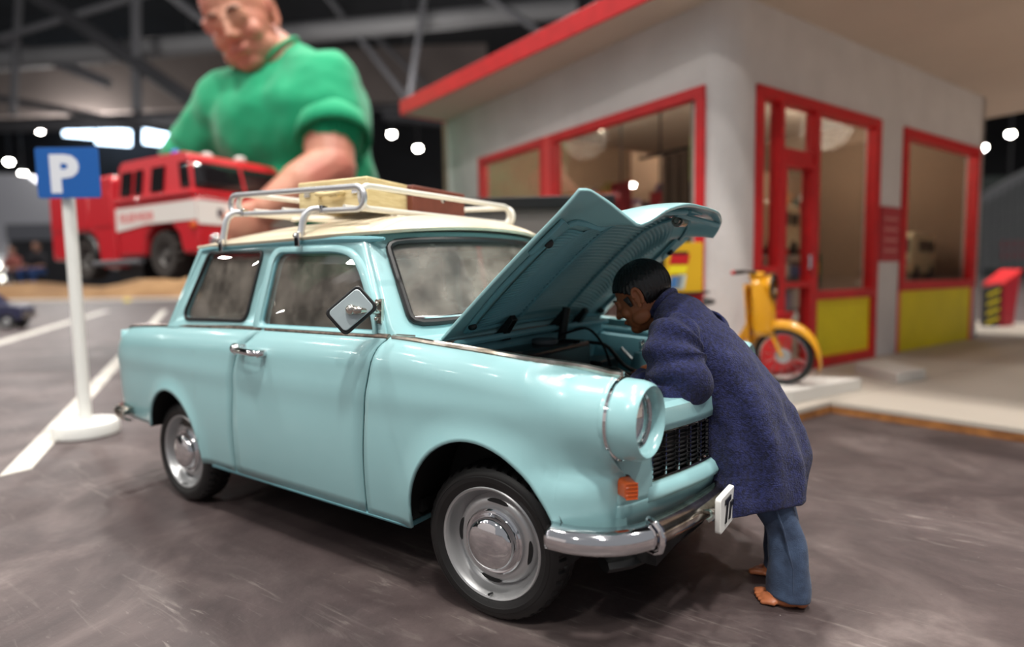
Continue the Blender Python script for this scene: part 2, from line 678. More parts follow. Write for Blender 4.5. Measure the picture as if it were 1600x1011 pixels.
# ceiling lamps
M_LAMP = mat('lamp_disc', (255, 248, 236), .5, emit=90)
lampspec = [((210, 2), 14, 'hall lamp at the very top edge, above the truck'),
            ((62, 203), 14, 'hall lamp just above the parking sign'),
            ((14, 252), 14, 'left-hand lamp of the pair beside the parking sign'),
            ((36, 271), 14, 'right-hand lamp of the pair beside the parking sign'),
            ((303, 183), 14, 'hall lamp against the green sleeve of the man'),
            ((612, 209), 14, 'upper lamp between the man and the kiosk'),
            ((653, 231), 14, 'lower lamp between the man and the kiosk'),
            ((638, 148), 14, 'hall lamp at the red roof corner of the kiosk'),
            ((699, 261), 14, 'hall lamp at the far left edge of the kiosk wall'),
            ((1579, 209), 14, 'largest hall lamp right of the kiosk'),
            ((1536, 230), 14, 'hall lamp touching the right corner of the kiosk'),
            ((1577, 284), 14, 'upper lamp of the lower pair right of the kiosk'),
            ((1577, 311), 14, 'bottom lamp right of the kiosk')]
for (u, v), zh, lab in lampspec:
    d = (FW + RT * (u - 800) / FPX - UP * (v - 505.5) / FPX)
    t = min((zh / S - CP.z) / d.z, 70 / S)
    p = CP + d * t
    dist = t * S
    r = dist * .0052
    t_ = thing('ceiling_lamp', lab, 'lamp', p, 'round ceiling lamps of the hall')
    g = G()
    g.lathe([(0, .02), (r * .7 / S, .02), (r / S, .4 * r / S), (r * .6 / S, r / S), (.15 * r / S, 1.4 * r / S), (0, 1.5 * r / S)], p, (0, 0, 1), 20)
    build(g, 'shade', M_HALL, t_)
    g = G()
    g.ell(p - ZZ * .1 * r / S, (r * .95 / S, r * .95 / S, r * .75 / S), 16, 10)
    build(g, 'bulb', M_LAMP, t_)
    g = G()
    g.tube([p + ZZ * 1.4 * r / S, Vector((p.x, p.y, 22 / S))], .04 / S, 6)
    build(g, 'hanger', M_STEEL, t_)
# ================================================================ THE CAR
car = thing('toy_car', 'pale blue 1:6 model saloon car with cream roof and its bonnet propped open', 'model car', (-1.0, 0, 0))

BELT = [(-2.62, .885), (-2.5, .905), (-2.2, .922), (-1.7, .935), (-1.2, .943), (-.4, .943), (-.1, .925), (.2, .900), (.46, .862)]
WID = [(-2.62, .685), (-2.5, .705), (-2.0, .735), (-1.2, .747), (-.3, .747), (.1, .74), (.25, .73), (.33, .712), (.40, .684), (.44, .650), (.468, .610), (.482, .585)]


def belt(x):
    return CR(x, BELT)


def sy(x, z):
    """half width of the body skin at (x, z)"""
    y = CR(x, WID)
    t = belt(x) - z
    if t < .11:
        y -= .05 * ((.11 - t) / .11) ** 2
    if z < .66:
        y -= .045 * ((.66 - z) / .40) ** 2
    y += .006 * math.exp(-((z - .74) / .05) ** 2)
    for cx, a, b in ((.03, .30, .335), (-1.95, .262, .31)):
        rr = sqrt(((x - cx) / a) ** 2 + (max(0, z - .30) / b) ** 2)
        if .98 < rr < 1.32 and z > .24:
            y += .020 * (1 - (rr - .98) / .34) ** 2
    k = sst(.20, .41, x) * sst(.50, .66, z)
    if k > 0:
        rz = .122 if z > .735 else .165
        yc = .575 + .1235 * sqrt(max(.02, 1 - ((min(z, .853) - .735) / rz) ** 2))
        y = lerp(y, yc, k)
    return y


def arch(x):
    for cx, a, b in ((.03, .30, .335), (-1.95, .262, .31)):
        d = (x - cx) / a
        if abs(d) < 1:
            return .30 + b * sqrt(1 - d * d)
    return 0


def zlow(x):
    if x < -2.2:
        base = .392
    elif x > .2:
        base = .37
    else:
        base = .272
    return max(base, arch(x))


def xs_between(x0, x1, n):
    xs = [lerp(x0, x1, i / n) for i in range(n + 1)]
    for cx, a in ((.03, .30), (-1.95, .262)):
        for k in range(33):
            x = cx - a * cos(pi * k / 32)
            if x0 < x < x1:
                xs.append(x)
        for e in (-a - .001, a + .001):
            if x0 < cx + e < x1:
                xs.append(cx + e)
    for e in (-2.2, -2.201):
        if x0 < e < x1:
            xs.append(e)
    return sorted(xs)


def body_panel(name, x0, x1, f0, f1, n, nz, side):
    """f0/f1(z) shift the two ends so that shut lines curve"""
    g = G()
    xs = xs_between(x0, x1, n)
    vs, fs = [], []
    for x in xs:
        zl, zt = zlow(x), belt(x)
        for j in range(nz + 1):
            z = lerp(zl, zt, 1 - (1 - j / nz) ** 1.3)
            u = (x - x0) / (x1 - x0)
            xx = x + (f0(z) * (1 - u) ** 6 if f0 else 0) + (f1(z) * u ** 6 if f1 else 0)
            vs.append((xx, side * sy(xx, z), z))
    m = nz + 1
    for i in range(len(xs) - 1):
        for j in range(nz):
            fs.append((i * m + j, (i + 1) * m + j, (i + 1) * m + j + 1, i * m + j + 1))
    # top return towards the glass / engine bay
    top = []
    for i, x in enumerate(xs):
        p = vs[i * m + nz]
        top.append(len(vs))
        vs.append((p[0], side * (abs(p[1]) - .03), p[2] + .004))
    for i in range(len(xs) - 1):
        fs.append((i * m + nz, (i + 1) * m + nz, top[i + 1], top[i]))
    # wheel-arch return
    g.add(vs, fs)
    return build(g, name, M_CAR, car, solid=.012, soff=0, smooth=50)


seamR = lambda z: CR(z, [(.27, -.017), (.64, .055), (.77, .08), (.85, .118), (.905, .185), (.94, .25)])
seamF = lambda z: CR(z, [(.27, -.008), (.68, .045), (.82, .075), (.91, .10), (.94, .13)])
for side in (-1, 1):
    body_panel('rear_wing', -2.62, -1.406, None, seamR, 30, 26, side)
    body_panel('front_wing', -.507, .480, seamF, None, 30, 30, side)
    body_panel('door_skin', -1.394, -.519, seamR, seamF, 16, 20, side)
    # sill strip
    g = G()
    g.tube([(-1.64, side * .700, .266), (-1.0, side * .704, .266), (-.31, side * .704, .266)], .007, 8)
    g.box((-.98, side * .64, .262), (1.34, .12, .02))
    build(g, 'sill', M_CARD, car, bevel=.004)
    # belt trim: three lengths
    for a, b in ((-2.56, -1.175), (-1.145, -.385), (-.365, .484)):
        g = G()
        n = 24
        pts = []
        for i in range(n + 1):
            x = lerp(a, b, i / n)
            pts.append((x, side * (sy(x, belt(x)) - .002), belt(x) + .005))
        g.tube(pts, .0115, 8)
        build(g, 'belt_trim', M_TRIM if b < 0 else M_DCHROME, car)

# door: handle
g = G()
HX = -1.17
g.tube(spline([(HX - .095, -.765, .862), (HX - .04, -.795, .862), (HX + .05, -.797, .858), (HX + .095, -.785, .855), (HX + .10, -.765, .853)], 14), [.012] * 3 + [.015] * 9 + [.013] * 3, 10)
g.ell((HX - .07, -.785, .868), (.03, .022, .024))
g.cyl((HX - .07, -.74, .862), (HX - .07, -.79, .864), .022)
g.cyl((HX + .09, -.74, .853), (HX + .09, -.785, .854), .016)
build(g, 'door_handle', M_CHROME, car, label='small chrome pull handle at the top rear corner of the door')

# fuel of life: underbody and wheel houses
g = G()
g.box((-1.0, 0, .29), (3.1, 1.0, .06))
g.box((-.98, 0, .33), (1.4, 1.32, .05))
g.box((.25, 0, .30), (.30, .9, .12))
g.box((-2.3, 0, .42), (.55, 1.25, .06))
build(g, 'underbody', M_DARK, car)
for side in (-1, 1):
    for cx, a, b, y1 in ((.03, .33, .365, .50), (-1.95, .29, .34, .50)):
        g = G()
        g.grid(lambda u, v: Vector((cx - a * cos(pi * (u * 1.2 - .1)), side * lerp(.715, y1, v), max(.29 if cx > -1 else .38, .30 + b * sin(pi * (u * 1.2 - .1))))), 24, 3)
        g.fill([[(cx - a * cos(pi * k / 24), .30 if k in (0, 24) else .30 + b * sin(pi * k / 24)) for k in range(25)]], lambda p: (p[0], side * y1, p[1]))
        build(g, 'wheel_house', M_DARK, car, smooth=60)
g = G()
pl = [(.30, .36, .245), (.45, .62, .245), (.52, .50, .25), (.56, .25, .25), (.57, 0, .25)]
pl = [(.41, -.58, .262), (.46, -.5, .258), (.50, -.25, .245), (.52, 0, .245), (.50, .25, .245), (.46, .5, .258), (.41, .58, .262)]
g.tube(spline(pl, 30), .038, 8, flat=.6)
build(g, 'front_cross_bar', M_BLACK, car, label='black bar tucked below the front bumper')

# rear panel, boot deck
g = G()
g.grid(lambda u, v: Vector((-2.60 - .05 * (1 - (2 * u - 1) ** 2) - .03 * sin(pi * v), lerp(-.68, .68, u), lerp(.39, .89, v))), 16, 8)
g.grid(lambda u, v: Vector((lerp(-2.62, -1.98, v), lerp(-.66, .66, u), belt(lerp(-2.62, -1.98, v)) - .012 + .006 * sin(pi * u))), 12, 8)
build(g, 'boot_panel', M_CAR, car, solid=.01)

# ---- nose: plan path of the front skin
NOSE = [(0, .612), (.15, .602), (.28, .578), (.40, .545), (.47, .524), (.53, .505), (.57, .490), (.606, .466)]


def nx(y):
    return CR(abs(y), NOSE)


def nose_patch(y0, y1, z0, z1, n, nz, off=0.0):
    def fn(u, v):
        y = lerp(y0, y1, u)
        z = lerp(z0, z1, v)
        tuck = .05 * max(0, (.47 - z) / .11) ** 2
        return Vector((nx(y) - tuck + off, y, z))
    return fn


g = G()
g.grid(nose_patch(-.606, .606, .365, .462, 48, 5, .0), 48, 5)
g.grid(nose_patch(-.606, .606, .462, .470, 48, 1, .0), 48, 1)
build(g, 'front_apron', M_CAR, car, solid=.012, soff=0)
g = G()


def lipfn(u, v):
    y = lerp(-.50, .50, u)
    prof = [(.0, .455), (.016, .462), (.02, .475), (.008, .498), (-.012, .508)]
    o, z = prof[round(v * 4)]
    e = min(1, (.50 - abs(y)) / .05)
    return Vector((nx(y) + o * e, y, z))


g.grid(lipfn, 40, 4)
build(g, 'apron_ledge', M_CAR, car, solid=.008, soff=0, smooth=60)
for side in (-1, 1):
    g = G()
    g.grid(lambda u, v: Vector((nx(lerp(.606, .475, u)) - .012 * sst(.55, .66, lerp(.468, .672, v)), side * lerp(.606, .475, u), lerp(.468, .672, v))), 10, 10)
    build(g, 'lamp_corner_panel', M_CAR, car, solid=.01, soff=0)
# slam panel above the grille
g = G()
CRS = [(.0, .665), (.004, .69), (.0, .735), (-.014, .748), (-.06, .748), (-.062, .72)]
g.grid(lambda u, v: Vector((nx(lerp(-.475, .475, u)) - .004 + CRS[round(v * 5)][0], lerp(-.475, .475, u), CRS[round(v * 5)][1])), 36, 5)
build(g, 'slam_panel', M_CAR, car, solid=.008, soff=0, smooth=35)
# grille
gr = G()
gr.grid(lambda u, v: Vector((nx(lerp(-.478, .478, u)) - .045, lerp(-.478, .478, u), lerp(.50, .672, v))), 30, 2)
grille = build(gr, 'grille', M_BLACK, car, solid=.01, label='black radiator grille with thin slats and small chrome clips')
g = G()
loop = []
for a, b in rrect(-.468, .468, .512, .662, .02, 4):
    loop.append((nx(a) - .010, a, b))
# refine so that the surround follows the curved nose
ref = []
for i, p in enumerate(loop):
    q = loop[(i + 1) % len(loop)]
    k = 14 if abs(p[1] - q[1]) > .2 else 1
    for t in range(k):
        y = lerp(p[1], q[1], t / k)
        ref.append((nx(y) - .010, y, lerp(p[2], q[2], t / k)))
g.tube(ref, .0065, 6, closed=True)
build(g, 'grille_surround', M_DCHROME, grille)
for k in range(9):
    z = .526 + k * .0152
    g = G()
    g.tube([(nx(y) - .022, y, z) for y in [lerp(-.462, .462, i / 24) for i in range(25)]], .0042, 6)
    build(g, 'slat', M_BLACK, grille)
g = G()
for k in range(9):
    z = .526 + k * .0152
    for i in range(15):
        y = -.462 + .066 * i
        g.box((nx(y) - .010, y, z), (.012, .009, .0105))
build(g, 'slat_clips', M_CHROME, grille, kind='stuff', smooth=0)

# headlamp pods
for side in (-1, 1):
    O, AX = (0, side * .575, .735), (1, side * .03, 0)
    g = G()
    g.lathe([(.1185, .46), (.1215, .485), (.119, .535), (.113, .560), (.104, .570), (.096, .566), (.091, .550), (.089, .522)], O, AX, 48)
    pod = build(g, 'headlamp_pod', M_CAR, car, smooth=60)
    g = G()
    g.lathe([(.117, .476), (.1262, .478), (.1262, .488), (.119, .490)], O, AX, 48, closed=True)
    build(g, 'chrome_band', M_CHROME, pod, smooth=30)
    g = G()
    g.lathe([(.0895, .522), (.0895, .534), (.083, .536), (.082, .526)], O, AX, 40)
    build(g, 'lamp_rim', M_CHROME, pod)
    g = G()
    g.lathe([(.085, .510), (.06, .48), (.03, .465), (.0, .462)], O, AX, 32)
    build(g, 'reflector', M_CHROME, pod)
    g = G()

    def lens(u, v):
        a = 2 * pi * u
        r = .084 * v
        rip = .0015 * sin(r * 500) * sin(a * 12)
        ax = Vector(AX).normalized()
        return Vector(O) + ax * (.543 - .018 * v * v + rip) + Vector((0, cos(a) * r, sin(a) * r))
    g.grid(lens, 48, 14, cu=True)
    build(g, 'lamp_glass', M_LENS, pod)
    # indicator
    yb = side * .585
    xb = nx(.585)
    g = G()
    g.lathe([(.0, .0), (.034, .0), (.034, .006), (.028, .010), (0, .010)], (xb - .008, yb, .528), (.75, side * .66, 0), 24)
    for v in g.v:
        v.z = .528 + (v.z - .528) * 1.35
    ind = build(g, 'indicator', M_SEAL, car, label='amber indicator lamp below the headlamp')
    g = G()
    R3 = Matrix.Rotation(side * radians(41), 3, 'Z')
    ring = rrect(-.025, .025, -.030, .030, .015, 4)
    c = Vector((xb + .001, yb, .528))
    L1 = [c + R3 @ Vector((0, a, b)) for a, b in ring]
    L2 = [c + R3 @ Vector((.052, a * .85, b * .88)) for a, b in ring]
    n = len(ring)
    g.add(L1 + L2, [(i, (i + 1) % n, (i + 1) % n + n, i + n) for i in range(n)] + [tuple(range(n, 2 * n))])
    for k in range(5):
        zz = .505 + k * .0115
        g.tube([c + R3 @ Vector((.052, -.019, zz - .528)), c + R3 @ Vector((.054, .019, zz - .528))], .003, 5)
    build(g, 'amber_lens', M_ORANGE, ind, bevel=.004)

# ---- bumpers
BP = [(.03, .0), (.0, -.004), (.022, .004), (.036, .022), (.038, .045), (.030, .062), (.012, .074), (-.004, .078), (-.006, .06)]


def bumper(path, z0, name, m, drop=0):
    """sweep the C section outward of a plan path ((x, y) points)"""
    prof = [(-.012, -.002), (.010, .0), (.026, .010), (.034, .028), (.034, .046), (.026, .062), (.008, .074), (-.016, .078)]
    g = G()
    pts = spline([(x, y, 0) for x, y in path], 26)
    vs = []
    for i, p in enumerate(pts):
        a = pts[max(0, i - 1)]
        b = pts[min(len(pts) - 1, i + 1)]
        t = (b - a).normalized()
        nrm = Vector((-t.y, t.x, 0))
        if nrm.dot(Vector((p.x - .0 + (1 if p.x > 0 else -1) * .3, p.y, 0))) < 0:
            nrm = -nrm
        vs += [p + nrm * o + Vector((0, 0, z0 + z)) for o, z in prof]
    m_ = len(prof)
    fs = [(i * m_ + k, (i + 1) * m_ + k, (i + 1) * m_ + k + 1, i * m_ + k + 1) for i in range(len(pts) - 1) for k in range(m_ - 1)]
    g.add(vs, fs)
    return build(g, name, m, car, solid=.006, soff=-1, smooth=50)


for side in (-1, 1):
    bumper([(.312, side * .742), (.37, side * .738), (.44, side * .715), (.50, side * .675), (.540, side * .625), (.565, side * .575)], .352, 'bumper_corner', M_CHROME)
bumper([(.556, -.585), (.576, -.50), (.598, -.40), (.618, -.27), (.632, -.13), (.636, 0), (.632, .13), (.618, .27), (.598, .40), (.576, .50), (.556, .585)], .350, 'front_bumper', M_DCHROME)
for side in (-1, 1):
    g = G()
    ring = []
    for o, z in ((-.02, -.006), (.014, -.006), (.036, .008), (.044, .03), (.044, .05), (.034, .07), (.012, .084), (-.02, .086)):
        ring.append((.568 + o * .85, side * (.578 + o * .35), .350 + z))
    g.tube(ring, .010, 8)
    build(g, 'bumper_joint', M_CHROME, car)
    bumper([(-2.45, side * .725), (-2.56, side * .72), (-2.64, side * .69), (-2.69, side * .62), (-2.71, side * .5), (-2.72, side * .3), (-2.72, 0)], .385, 'rear_bumper', M_DCHROME)
# hook and number plate
g = G()
g.tube(spline([(.640, -.33, .395), (.672, -.345, .405), (.68, -.362, .395), (.668, -.372, .385)], 10), .008, 6)
g.tube([(.63, -.30, .385), (.675, -.27, .385)], .008, 6)
build(g, 'plate_bracket', M_DCHROME, car)
g = G()
ring = [(.690, a, b) for a, b in rrect(-.305, .305, .318, .436, .012, 3)]
g.prism(ring, (-.020, 0, 0))
plate = build(g, 'number_plate', M_WHITEP, car, bevel=.003, label='white number plate partly hidden by the coat')
g = text_mesh('Tr', .105, .002, lambda p: Vector((.6915 + p.z, -.283 + p.x, .345 + p.y)), shear=.35, bold=.003)
build(g, 'lettering', M_BLACK, plate, smooth=0)


# ---- wheels
def tyre_geo():
    g = G()
    prof = [(.188, -.062), (.215, -.074), (.238, -.072), (.258, -.058), (.266, -.045), (.268, -.028), (.2685, -.02), (.268, .0), (.2685, .02), (.268, .028), (.2665, .036), (.2645, .043), (.260, .054), (.255, .059), (.246, .066), (.238, .0712), (.232, .0716), (.229, .0740), (.215, .0745), (.212, .0725), (.202, .070), (.190, .061), (.186, .050)]
    N = 240

    def rf(i, k, r):
        if k in (4, 5, 9, 10, 11, 12):
            if (i // 2) % 3 == 0:
                r -= .0075
        if k in (6, 8):
            r -= .004
        return r
    g.lathe(prof, (0, 0, 0), (0, -1, 0), N, rf=rf)
    return g


def wheel(cx, side, steer):
    Mx = Matrix.Translation((cx, side * .605, .268)) @ Matrix.Rotation(radians(steer), 4, 'Z')
    if side > 0:
        Mx = Mx @ Matrix.Rotation(pi, 4, 'Z')
    w = build(tyre_geo(), 'wheel', M_RUBBER, car, M=Mx, smooth=32)
    for gname, prof, m in (
        ('rim', [(.186, .045), (.193, .056), (.1935, .064), (.190, .067), (.184, .064), (.180, .056), (.177, .048), (.174, .030), (.168, .018), (.162, .013), (.157, .006), (.153, .012), (.149, .024), (.140, .031), (.128, .034), (.115, .030), (.10, .026), (.0, .026)], M_SILVER),
        ('hubcap', [(.110, .024), (.113, .032), (.112, .042), (.107, .047), (.101, .046), (.097, .043), (.093, .047), (.091, .056), (.088, .066), (.082, .074), (.073, .078), (.058, .083), (.040, .087), (.02, .089), (.0, .0895)], M_CHROME)):
        g = G()
        g.lathe(prof, (0, 0, 0), (0, -1, 0), 96)
        r_ = build(g, gname, m, w, M=Mx, smooth=35)
        if gname == 'rim':
            for k in range(4):
                a0 = radians(90 * k + 84)
                slot = G()
                ring_o, ring_i = [], []
                for t in range(9):
                    a = a0 + radians(-17 + 34 * t / 8)
                    ww = .0065 * sqrt(max(0, 1 - ((t - 4) / 4) ** 2)) + .001
                    ring_o.append((cos(a) * (.140 + ww), -.0335, sin(a) * (.140 + ww)))
                    ring_i.append((cos(a) * (.140 - ww), -.0355, sin(a) * (.140 - ww)))
                slot.prism(ring_o + ring_i[::-1], (0, .003, 0))
                build(slot, 'vent_slot', M_DARK, r_, M=Mx, smooth=0)
            g = G()
            g.cyl((0, -.055, -.176), (.0, -.078, -.170), .004, n=8)
            build(g, 'valve', M_BLACK, r_, M=Mx)
    return w


for cx, side, st in ((0.03, -1, 4), (-1.985, -1, 0), (0.03, 1, 4), (-1.985, 1, 0)):
    wheel(cx, side, st)


# ---- greenhouse
def gy(z):
    t = (z - .94) / .37
    return lerp(.685, .600, t) + .010 * sin(pi * min(1, max(0, t)))


DOORW = rpoly([(-1.192, .966), (-.470, .966), (-.505, 1.06), (-.605, 1.215), (-.70, 1.268), (-1.150, 1.280)], [.03, .012, .05, .09, .12, .05], 6)
REARW = rpoly([(-1.862, .975), (-1.30, .980), (-1.258, 1.290), (-1.716, 1.300)], [.06, .06, .03, .03], 6)
OUT = rpoly([(-2.02, .925), (-.405, .925), (-.42, .985), (-.605, 1.325), (-1.77, 1.325)], [.005, .005, .03, .02, .04], 4)
for side in (-1, 1):
    g = G()
    g.fill([OUT, DOORW, REARW], lambda p: (p[0], side * gy(p[1]), p[1]))
    build(g, 'cabin_side', M_CAR, car, solid=.02, soff=0, smooth=30)
    # raised door frame with its shut line
    oo = rpoly([(-1.245, .950), (-.445, .950), (-.472, 1.07), (-.583, 1.245), (-.70, 1.300), (-1.19, 1.315)], [.02, .01, .05, .10, .12, .08], 6)
    g = G()
    n = len(oo)
    rings = []
    for k, (t, o) in enumerate(((0, .0), (0.06, .014), (.45, .019), (.9, .014), (1.0, -.004))):
        rings.append([(lerp(a[0], b[0], t), side * (gy(lerp(a[1], b[1], t)) + .004 + o), lerp(a[1], b[1], t)) for a, b in zip(oo, DOORW)])
    vs = [p for r_ in rings for p in r_]
    fs = [(k * n + i, k * n + (i + 1) % n, (k + 1) * n + (i + 1) % n, (k + 1) * n + i) for k in range(4) for i in range(n)]
    g.add(vs, fs)
    build(g, 'door_window_frame', M_CAR, car, smooth=50)
    for outl, nm in ((DOORW, 'door_window'), (REARW, 'rear_side_window')):
        g = G()
        g.fill([outl], lambda p: (p[0], side * (gy(p[1]) - .008), p[1]))
        w_ = build(g, nm, M_GLASS, car, smooth=0)
        g = G()
        if nm == 'rear_side_window':
            g.tube([(a, side * (gy(b) + .012), b) for a, b in outl], .0085, 6, closed=True)
            build(g, 'rubber_seal', M_SEAL, w_)
        else:
            g.tube([(a, side * (gy(b) + .003), b) for a, b in outl], .004, 6, closed=True)
            build(g, 'rubber_seal', M_CARD, w_)
    # drip rail
    g = G()
    g.tube([(x, side * (.615 - .02 * sst(-.7, -.5, x) - .02 * sst(-1.7, -1.9, x)), 1.322 - .012 * sst(-1.6, -1.92, x) - .01 * sst(-.8, -.5, x)) for x in [lerp(-1.86, -.50, i / 20) for i in range(21)]], [.006] + [.012] * 19 + [.006], 8)
    build(g, 'drip_rail', M_CARD, car)


# windscreen surface: u -1..1 across, v 0..1 up
def ws(u, v, off=0.0):
    c = Vector((lerp(-.205, -.40, v), 0, lerp(.985, 1.335, v)))
    yw = lerp(.655, .585, v)
    k = lerp(.19, .175, v)
    p = c + Vector((-k * abs(u) ** 2.6, u * yw, (-.025 if v < .5 else -.02) * u * u))
    return p + Vector((off * .8, off * u * .5, off * .45))


def wsq(p, off=0.0):
    return ws(p[0], p[1], off)


outer = rrect(-1.04, 1.04, -.10, 1.06, .05, 4)
inner = rpoly([(-.915, .06), (.915, .06), (.935, .95), (-.935, .95)], .10, 8)


def refine(loop, k):
    o = []
    for i, p in enumerate(loop):
        q = loop[(i + 1) % len(loop)]
        m_ = max(1, int(math.hypot(p[0] - q[0], p[1] - q[1]) / k))
        o += [(lerp(p[0], q[0], t / m_), lerp(p[1], q[1], t / m_)) for t in range(m_)]
    return o


outer, inner = refine(outer, .06), refine(inner, .06)
g = G()
# frame ring built as bands between matching points by angle


def resample(loop, n):
    out = []
    L = []
    for k in range(n):
        a = -pi + 2 * pi * k / n
        d = (cos(a), sin(a))
        best = None
        for i, p in enumerate(loop):
            q = loop[(i + 1) % len(loop)]
            px_, py_ = p[0], (p[1] - .5) * 2
            qx_, qy_ = q[0], (q[1] - .5) * 2
            ex, ey = qx_ - px_, qy_ - py_
            den = d[0] * ey - d[1] * ex
            if abs(den) < 1e-9:
                continue
            t = (px_ * ey - py_ * ex) / den
            s_ = (px_ * d[1] - py_ * d[0]) / den
            if t > 0 and -1e-6 <= s_ <= 1 + 1e-6:
                best = t if best is None else max(best, t)
        out.append((d[0] * best, d[1] * best / 2 + .5))
    return out


NO = 120
ro, ri = resample(outer, NO), resample(inner, NO)
g = G()
g.grid(lambda u, v: wsq((lerp(ro[round(u * NO) % NO][0], ri[round(u * NO) % NO][0], v), lerp(ro[round(u * NO) % NO][1], ri[round(u * NO) % NO][1], v))), NO, 4, cu=True)
wf = build(g, 'windscreen_frame', M_CAR, car, solid=.014, soff=-1)
g = G()
g.grid(lambda u, v: wsq((ri[round(u * NO) % NO][0] * v, (ri[round(u * NO) % NO][1] - .5) * v + .5), -.004), NO, 8, cu=True)
wg = build(g, 'windscreen', M_GLASSW, car, label='dusty curved windscreen')
g = G()
g.tube([wsq(p, .006) for p in ri], .0145, 8, closed=True)
build(g, 'rubber_seal', M_SEAL, wg)
g = G()
g.tube([wsq((lerp(-.90, .90, i / 40), .095 if abs(i - 20) < 16 else .095 + .02 * ((abs(i - 20) - 15) / 5) ** 2), .016) for i in range(41)], .006, 6)
build(g, 'chrome_strip', M_CHROME, wg)
# rear screen
g = G()
g.grid(lambda u, v: Vector((lerp(-1.98, -1.79, v) - .06 * (1 - (2 * u - 1) ** 2), lerp(-1, 1, u) * lerp(.67, .59, v), lerp(.93, 1.31, v))), 14, 2)
build(g, 'rear_screen', M_GLASS, car)
g = G()
for sd in (-1, 1):
    g.tube([(-2.01, sd * .665, .93), (-1.80, sd * .59, 1.315)], .030, 8)
g.tube([(-2.02, -.66, .935), (-2.07, 0, .935), (-2.02, .66, .935)], .025, 8)
build(g, 'rear_pillars', M_CAR, car)


# roof
def roof(u, v, o=0.0):
    uu = 2 * u - 1
    xr, xf = -1.885 + .03 * uu * uu, -.375 - .155 * abs(uu) ** 2.4
    x = lerp(xr, xf, v)
    w = .625 - .03 * sst(.75, 1, v) - .02 * sst(.2, 0, v)
    e = lerp(1.312, lerp(1.338, 1.318, abs(uu) ** 2), sst(.5, 1, v))
    cx = 1 - abs(2 * v - 1.02) ** 2.6
    cx = max(0, cx)
    h = .098 * (1 - abs(uu) ** 2.6) * cx ** .75 + .012 * (1 - uu ** 8) * min(1, (1 - abs(2 * v - 1)) * 12)
    return Vector((x, uu * w, e + h + .012))


g = G()
g.grid(roof, 48, 60)
build(g, 'roof', M_CREAM, car, solid=.016, soff=1, bevel=.003, smooth=60, label='cream painted domed roof')

# cowl between windscreen and bonnet
g = G()


def cowl(u, v):
    uu = 2 * u - 1
    back = ws(uu * 1.05, -.06)
    front = Vector((-.205 + .03 * (1 - uu * uu), uu * .705, .945 - .004 * uu * uu))
    p = back.lerp(front, v)
    p.z += .004 * sin(pi * v)
    return p


g.grid(cowl, 30, 6)
build(g, 'cowl', M_CAR, car, solid=.01, soff=-1)

# mirror on the near door pillar
g = G()
MC = Vector((-.46, -.80, 1.050))
ux = Vector((.50, .52, .60)).normalized()
nrm = Vector((.62, -.72, .12))
nrm = (nrm - ux * nrm.dot(ux)).normalized()
uy = nrm.cross(ux)
ring = rrect(-.078, .078, -.056, .056, .018, 4)
P0 = [MC + ux * a + uy * b for a, b in ring]
g.prism([p - nrm * .008 for p in P0], nrm * .016)
mir = build(g, 'wing_mirror', M_SEAL, car, bevel=.004, label='rectangular mirror with black rim on a silver arm')
g = G()
g.prism([MC + ux * a * .86 + uy * b * .82 + nrm * .008 for a, b in ring], nrm * .005)
build(g, 'mirror_back', mat('grey_mirror_back', (176, 190, 194), .35, .3), mir, bevel=.003)
g = G()
g.prism([MC + ux * a * .86 + uy * b * .82 - nrm * .008 for a, b in ring], -nrm * .003)
build(g, 'mirror_glass', M_CHROME, mir)
g = G()
g.tube(spline([MC + nrm * .012, MC + nrm * .03 + Vector((.02, .02, -.004)), Vector((-.42, -.74, 1.044)), Vector((-.445, -.69, 1.036))], 12), [.015] * 4 + [.011] * 9, 10)
g.ell(MC + nrm * .02, .019)
g.tube([(-.452, -.668, 1.075), (-.452, -.690, 1.075)], .010, 8)
g.prism([(-.475, -.676, .995), (-.430, -.680, .995), (-.435, -.668, 1.085), (-.465, -.666, 1.085)], (0, -.012, 0))
g.ell((-.45, -.692, 1.068), .009)
g.ell((-.45, -.695, 1.012), .009)
build(g, 'mirror_arm', M_DCHROME, mir)

# ---- engine bay
g = G()
g.grid(lambda u, v: Vector((lerp(-.20, -.17, v), lerp(-.61, .61, u), lerp(.67, .925, v))), 6, 4)
g.grid(lambda u, v: Vector((-.20, lerp(-.48, .48, u), lerp(.42, .67, v))), 6, 4)
build(g, 'bulkhead', M_CARD, car, solid=.01)
for side in (-1, 1):
    g = G()
    # inner wing with a ledge
    pr_ = [(.612, .90), (.606, .865), (.575, .855), (.545, .80), (.50, .665)]

    def iw(u, v):
        x = lerp(-.20, .43, u)
        y, z = pr_[round(v * 4)]
        return Vector((x, side * (y - .03 * sst(.25, .43, x)), z + (belt(x) - .93) * (1 if v < .8 else 0)))
    g.grid(iw, 20, 4)
    build(g, 'inner_wing', M_CARD, car, solid=.008, smooth=30)
    # strut cone
    g = G()
    g.lathe([(.085, .0), (.075, .03), (.055, .12), (.045, .15), (.04, .16), (0, .162)], (.12, side * .44, .635), (0, 0, 1), 28)
    cone = build(g, 'strut_cone', M_CARD, car, smooth=50)
    g = G()
    g.tube([(.12 + .016 * cos(t * .9), side * .44 + .016 * sin(t * .9), .797 + t * .0018) for t in range(26)], .005, 6)
    g.cyl((.12, side * .44, .79), (.12, side * .44, .855), .007)
    build(g, 'coil_spring', M_CHROME, cone)
g = G()
g.box((.12, 0, .47), (.60, .98, .03))
build(g, 'bay_floor', M_DARK, car)
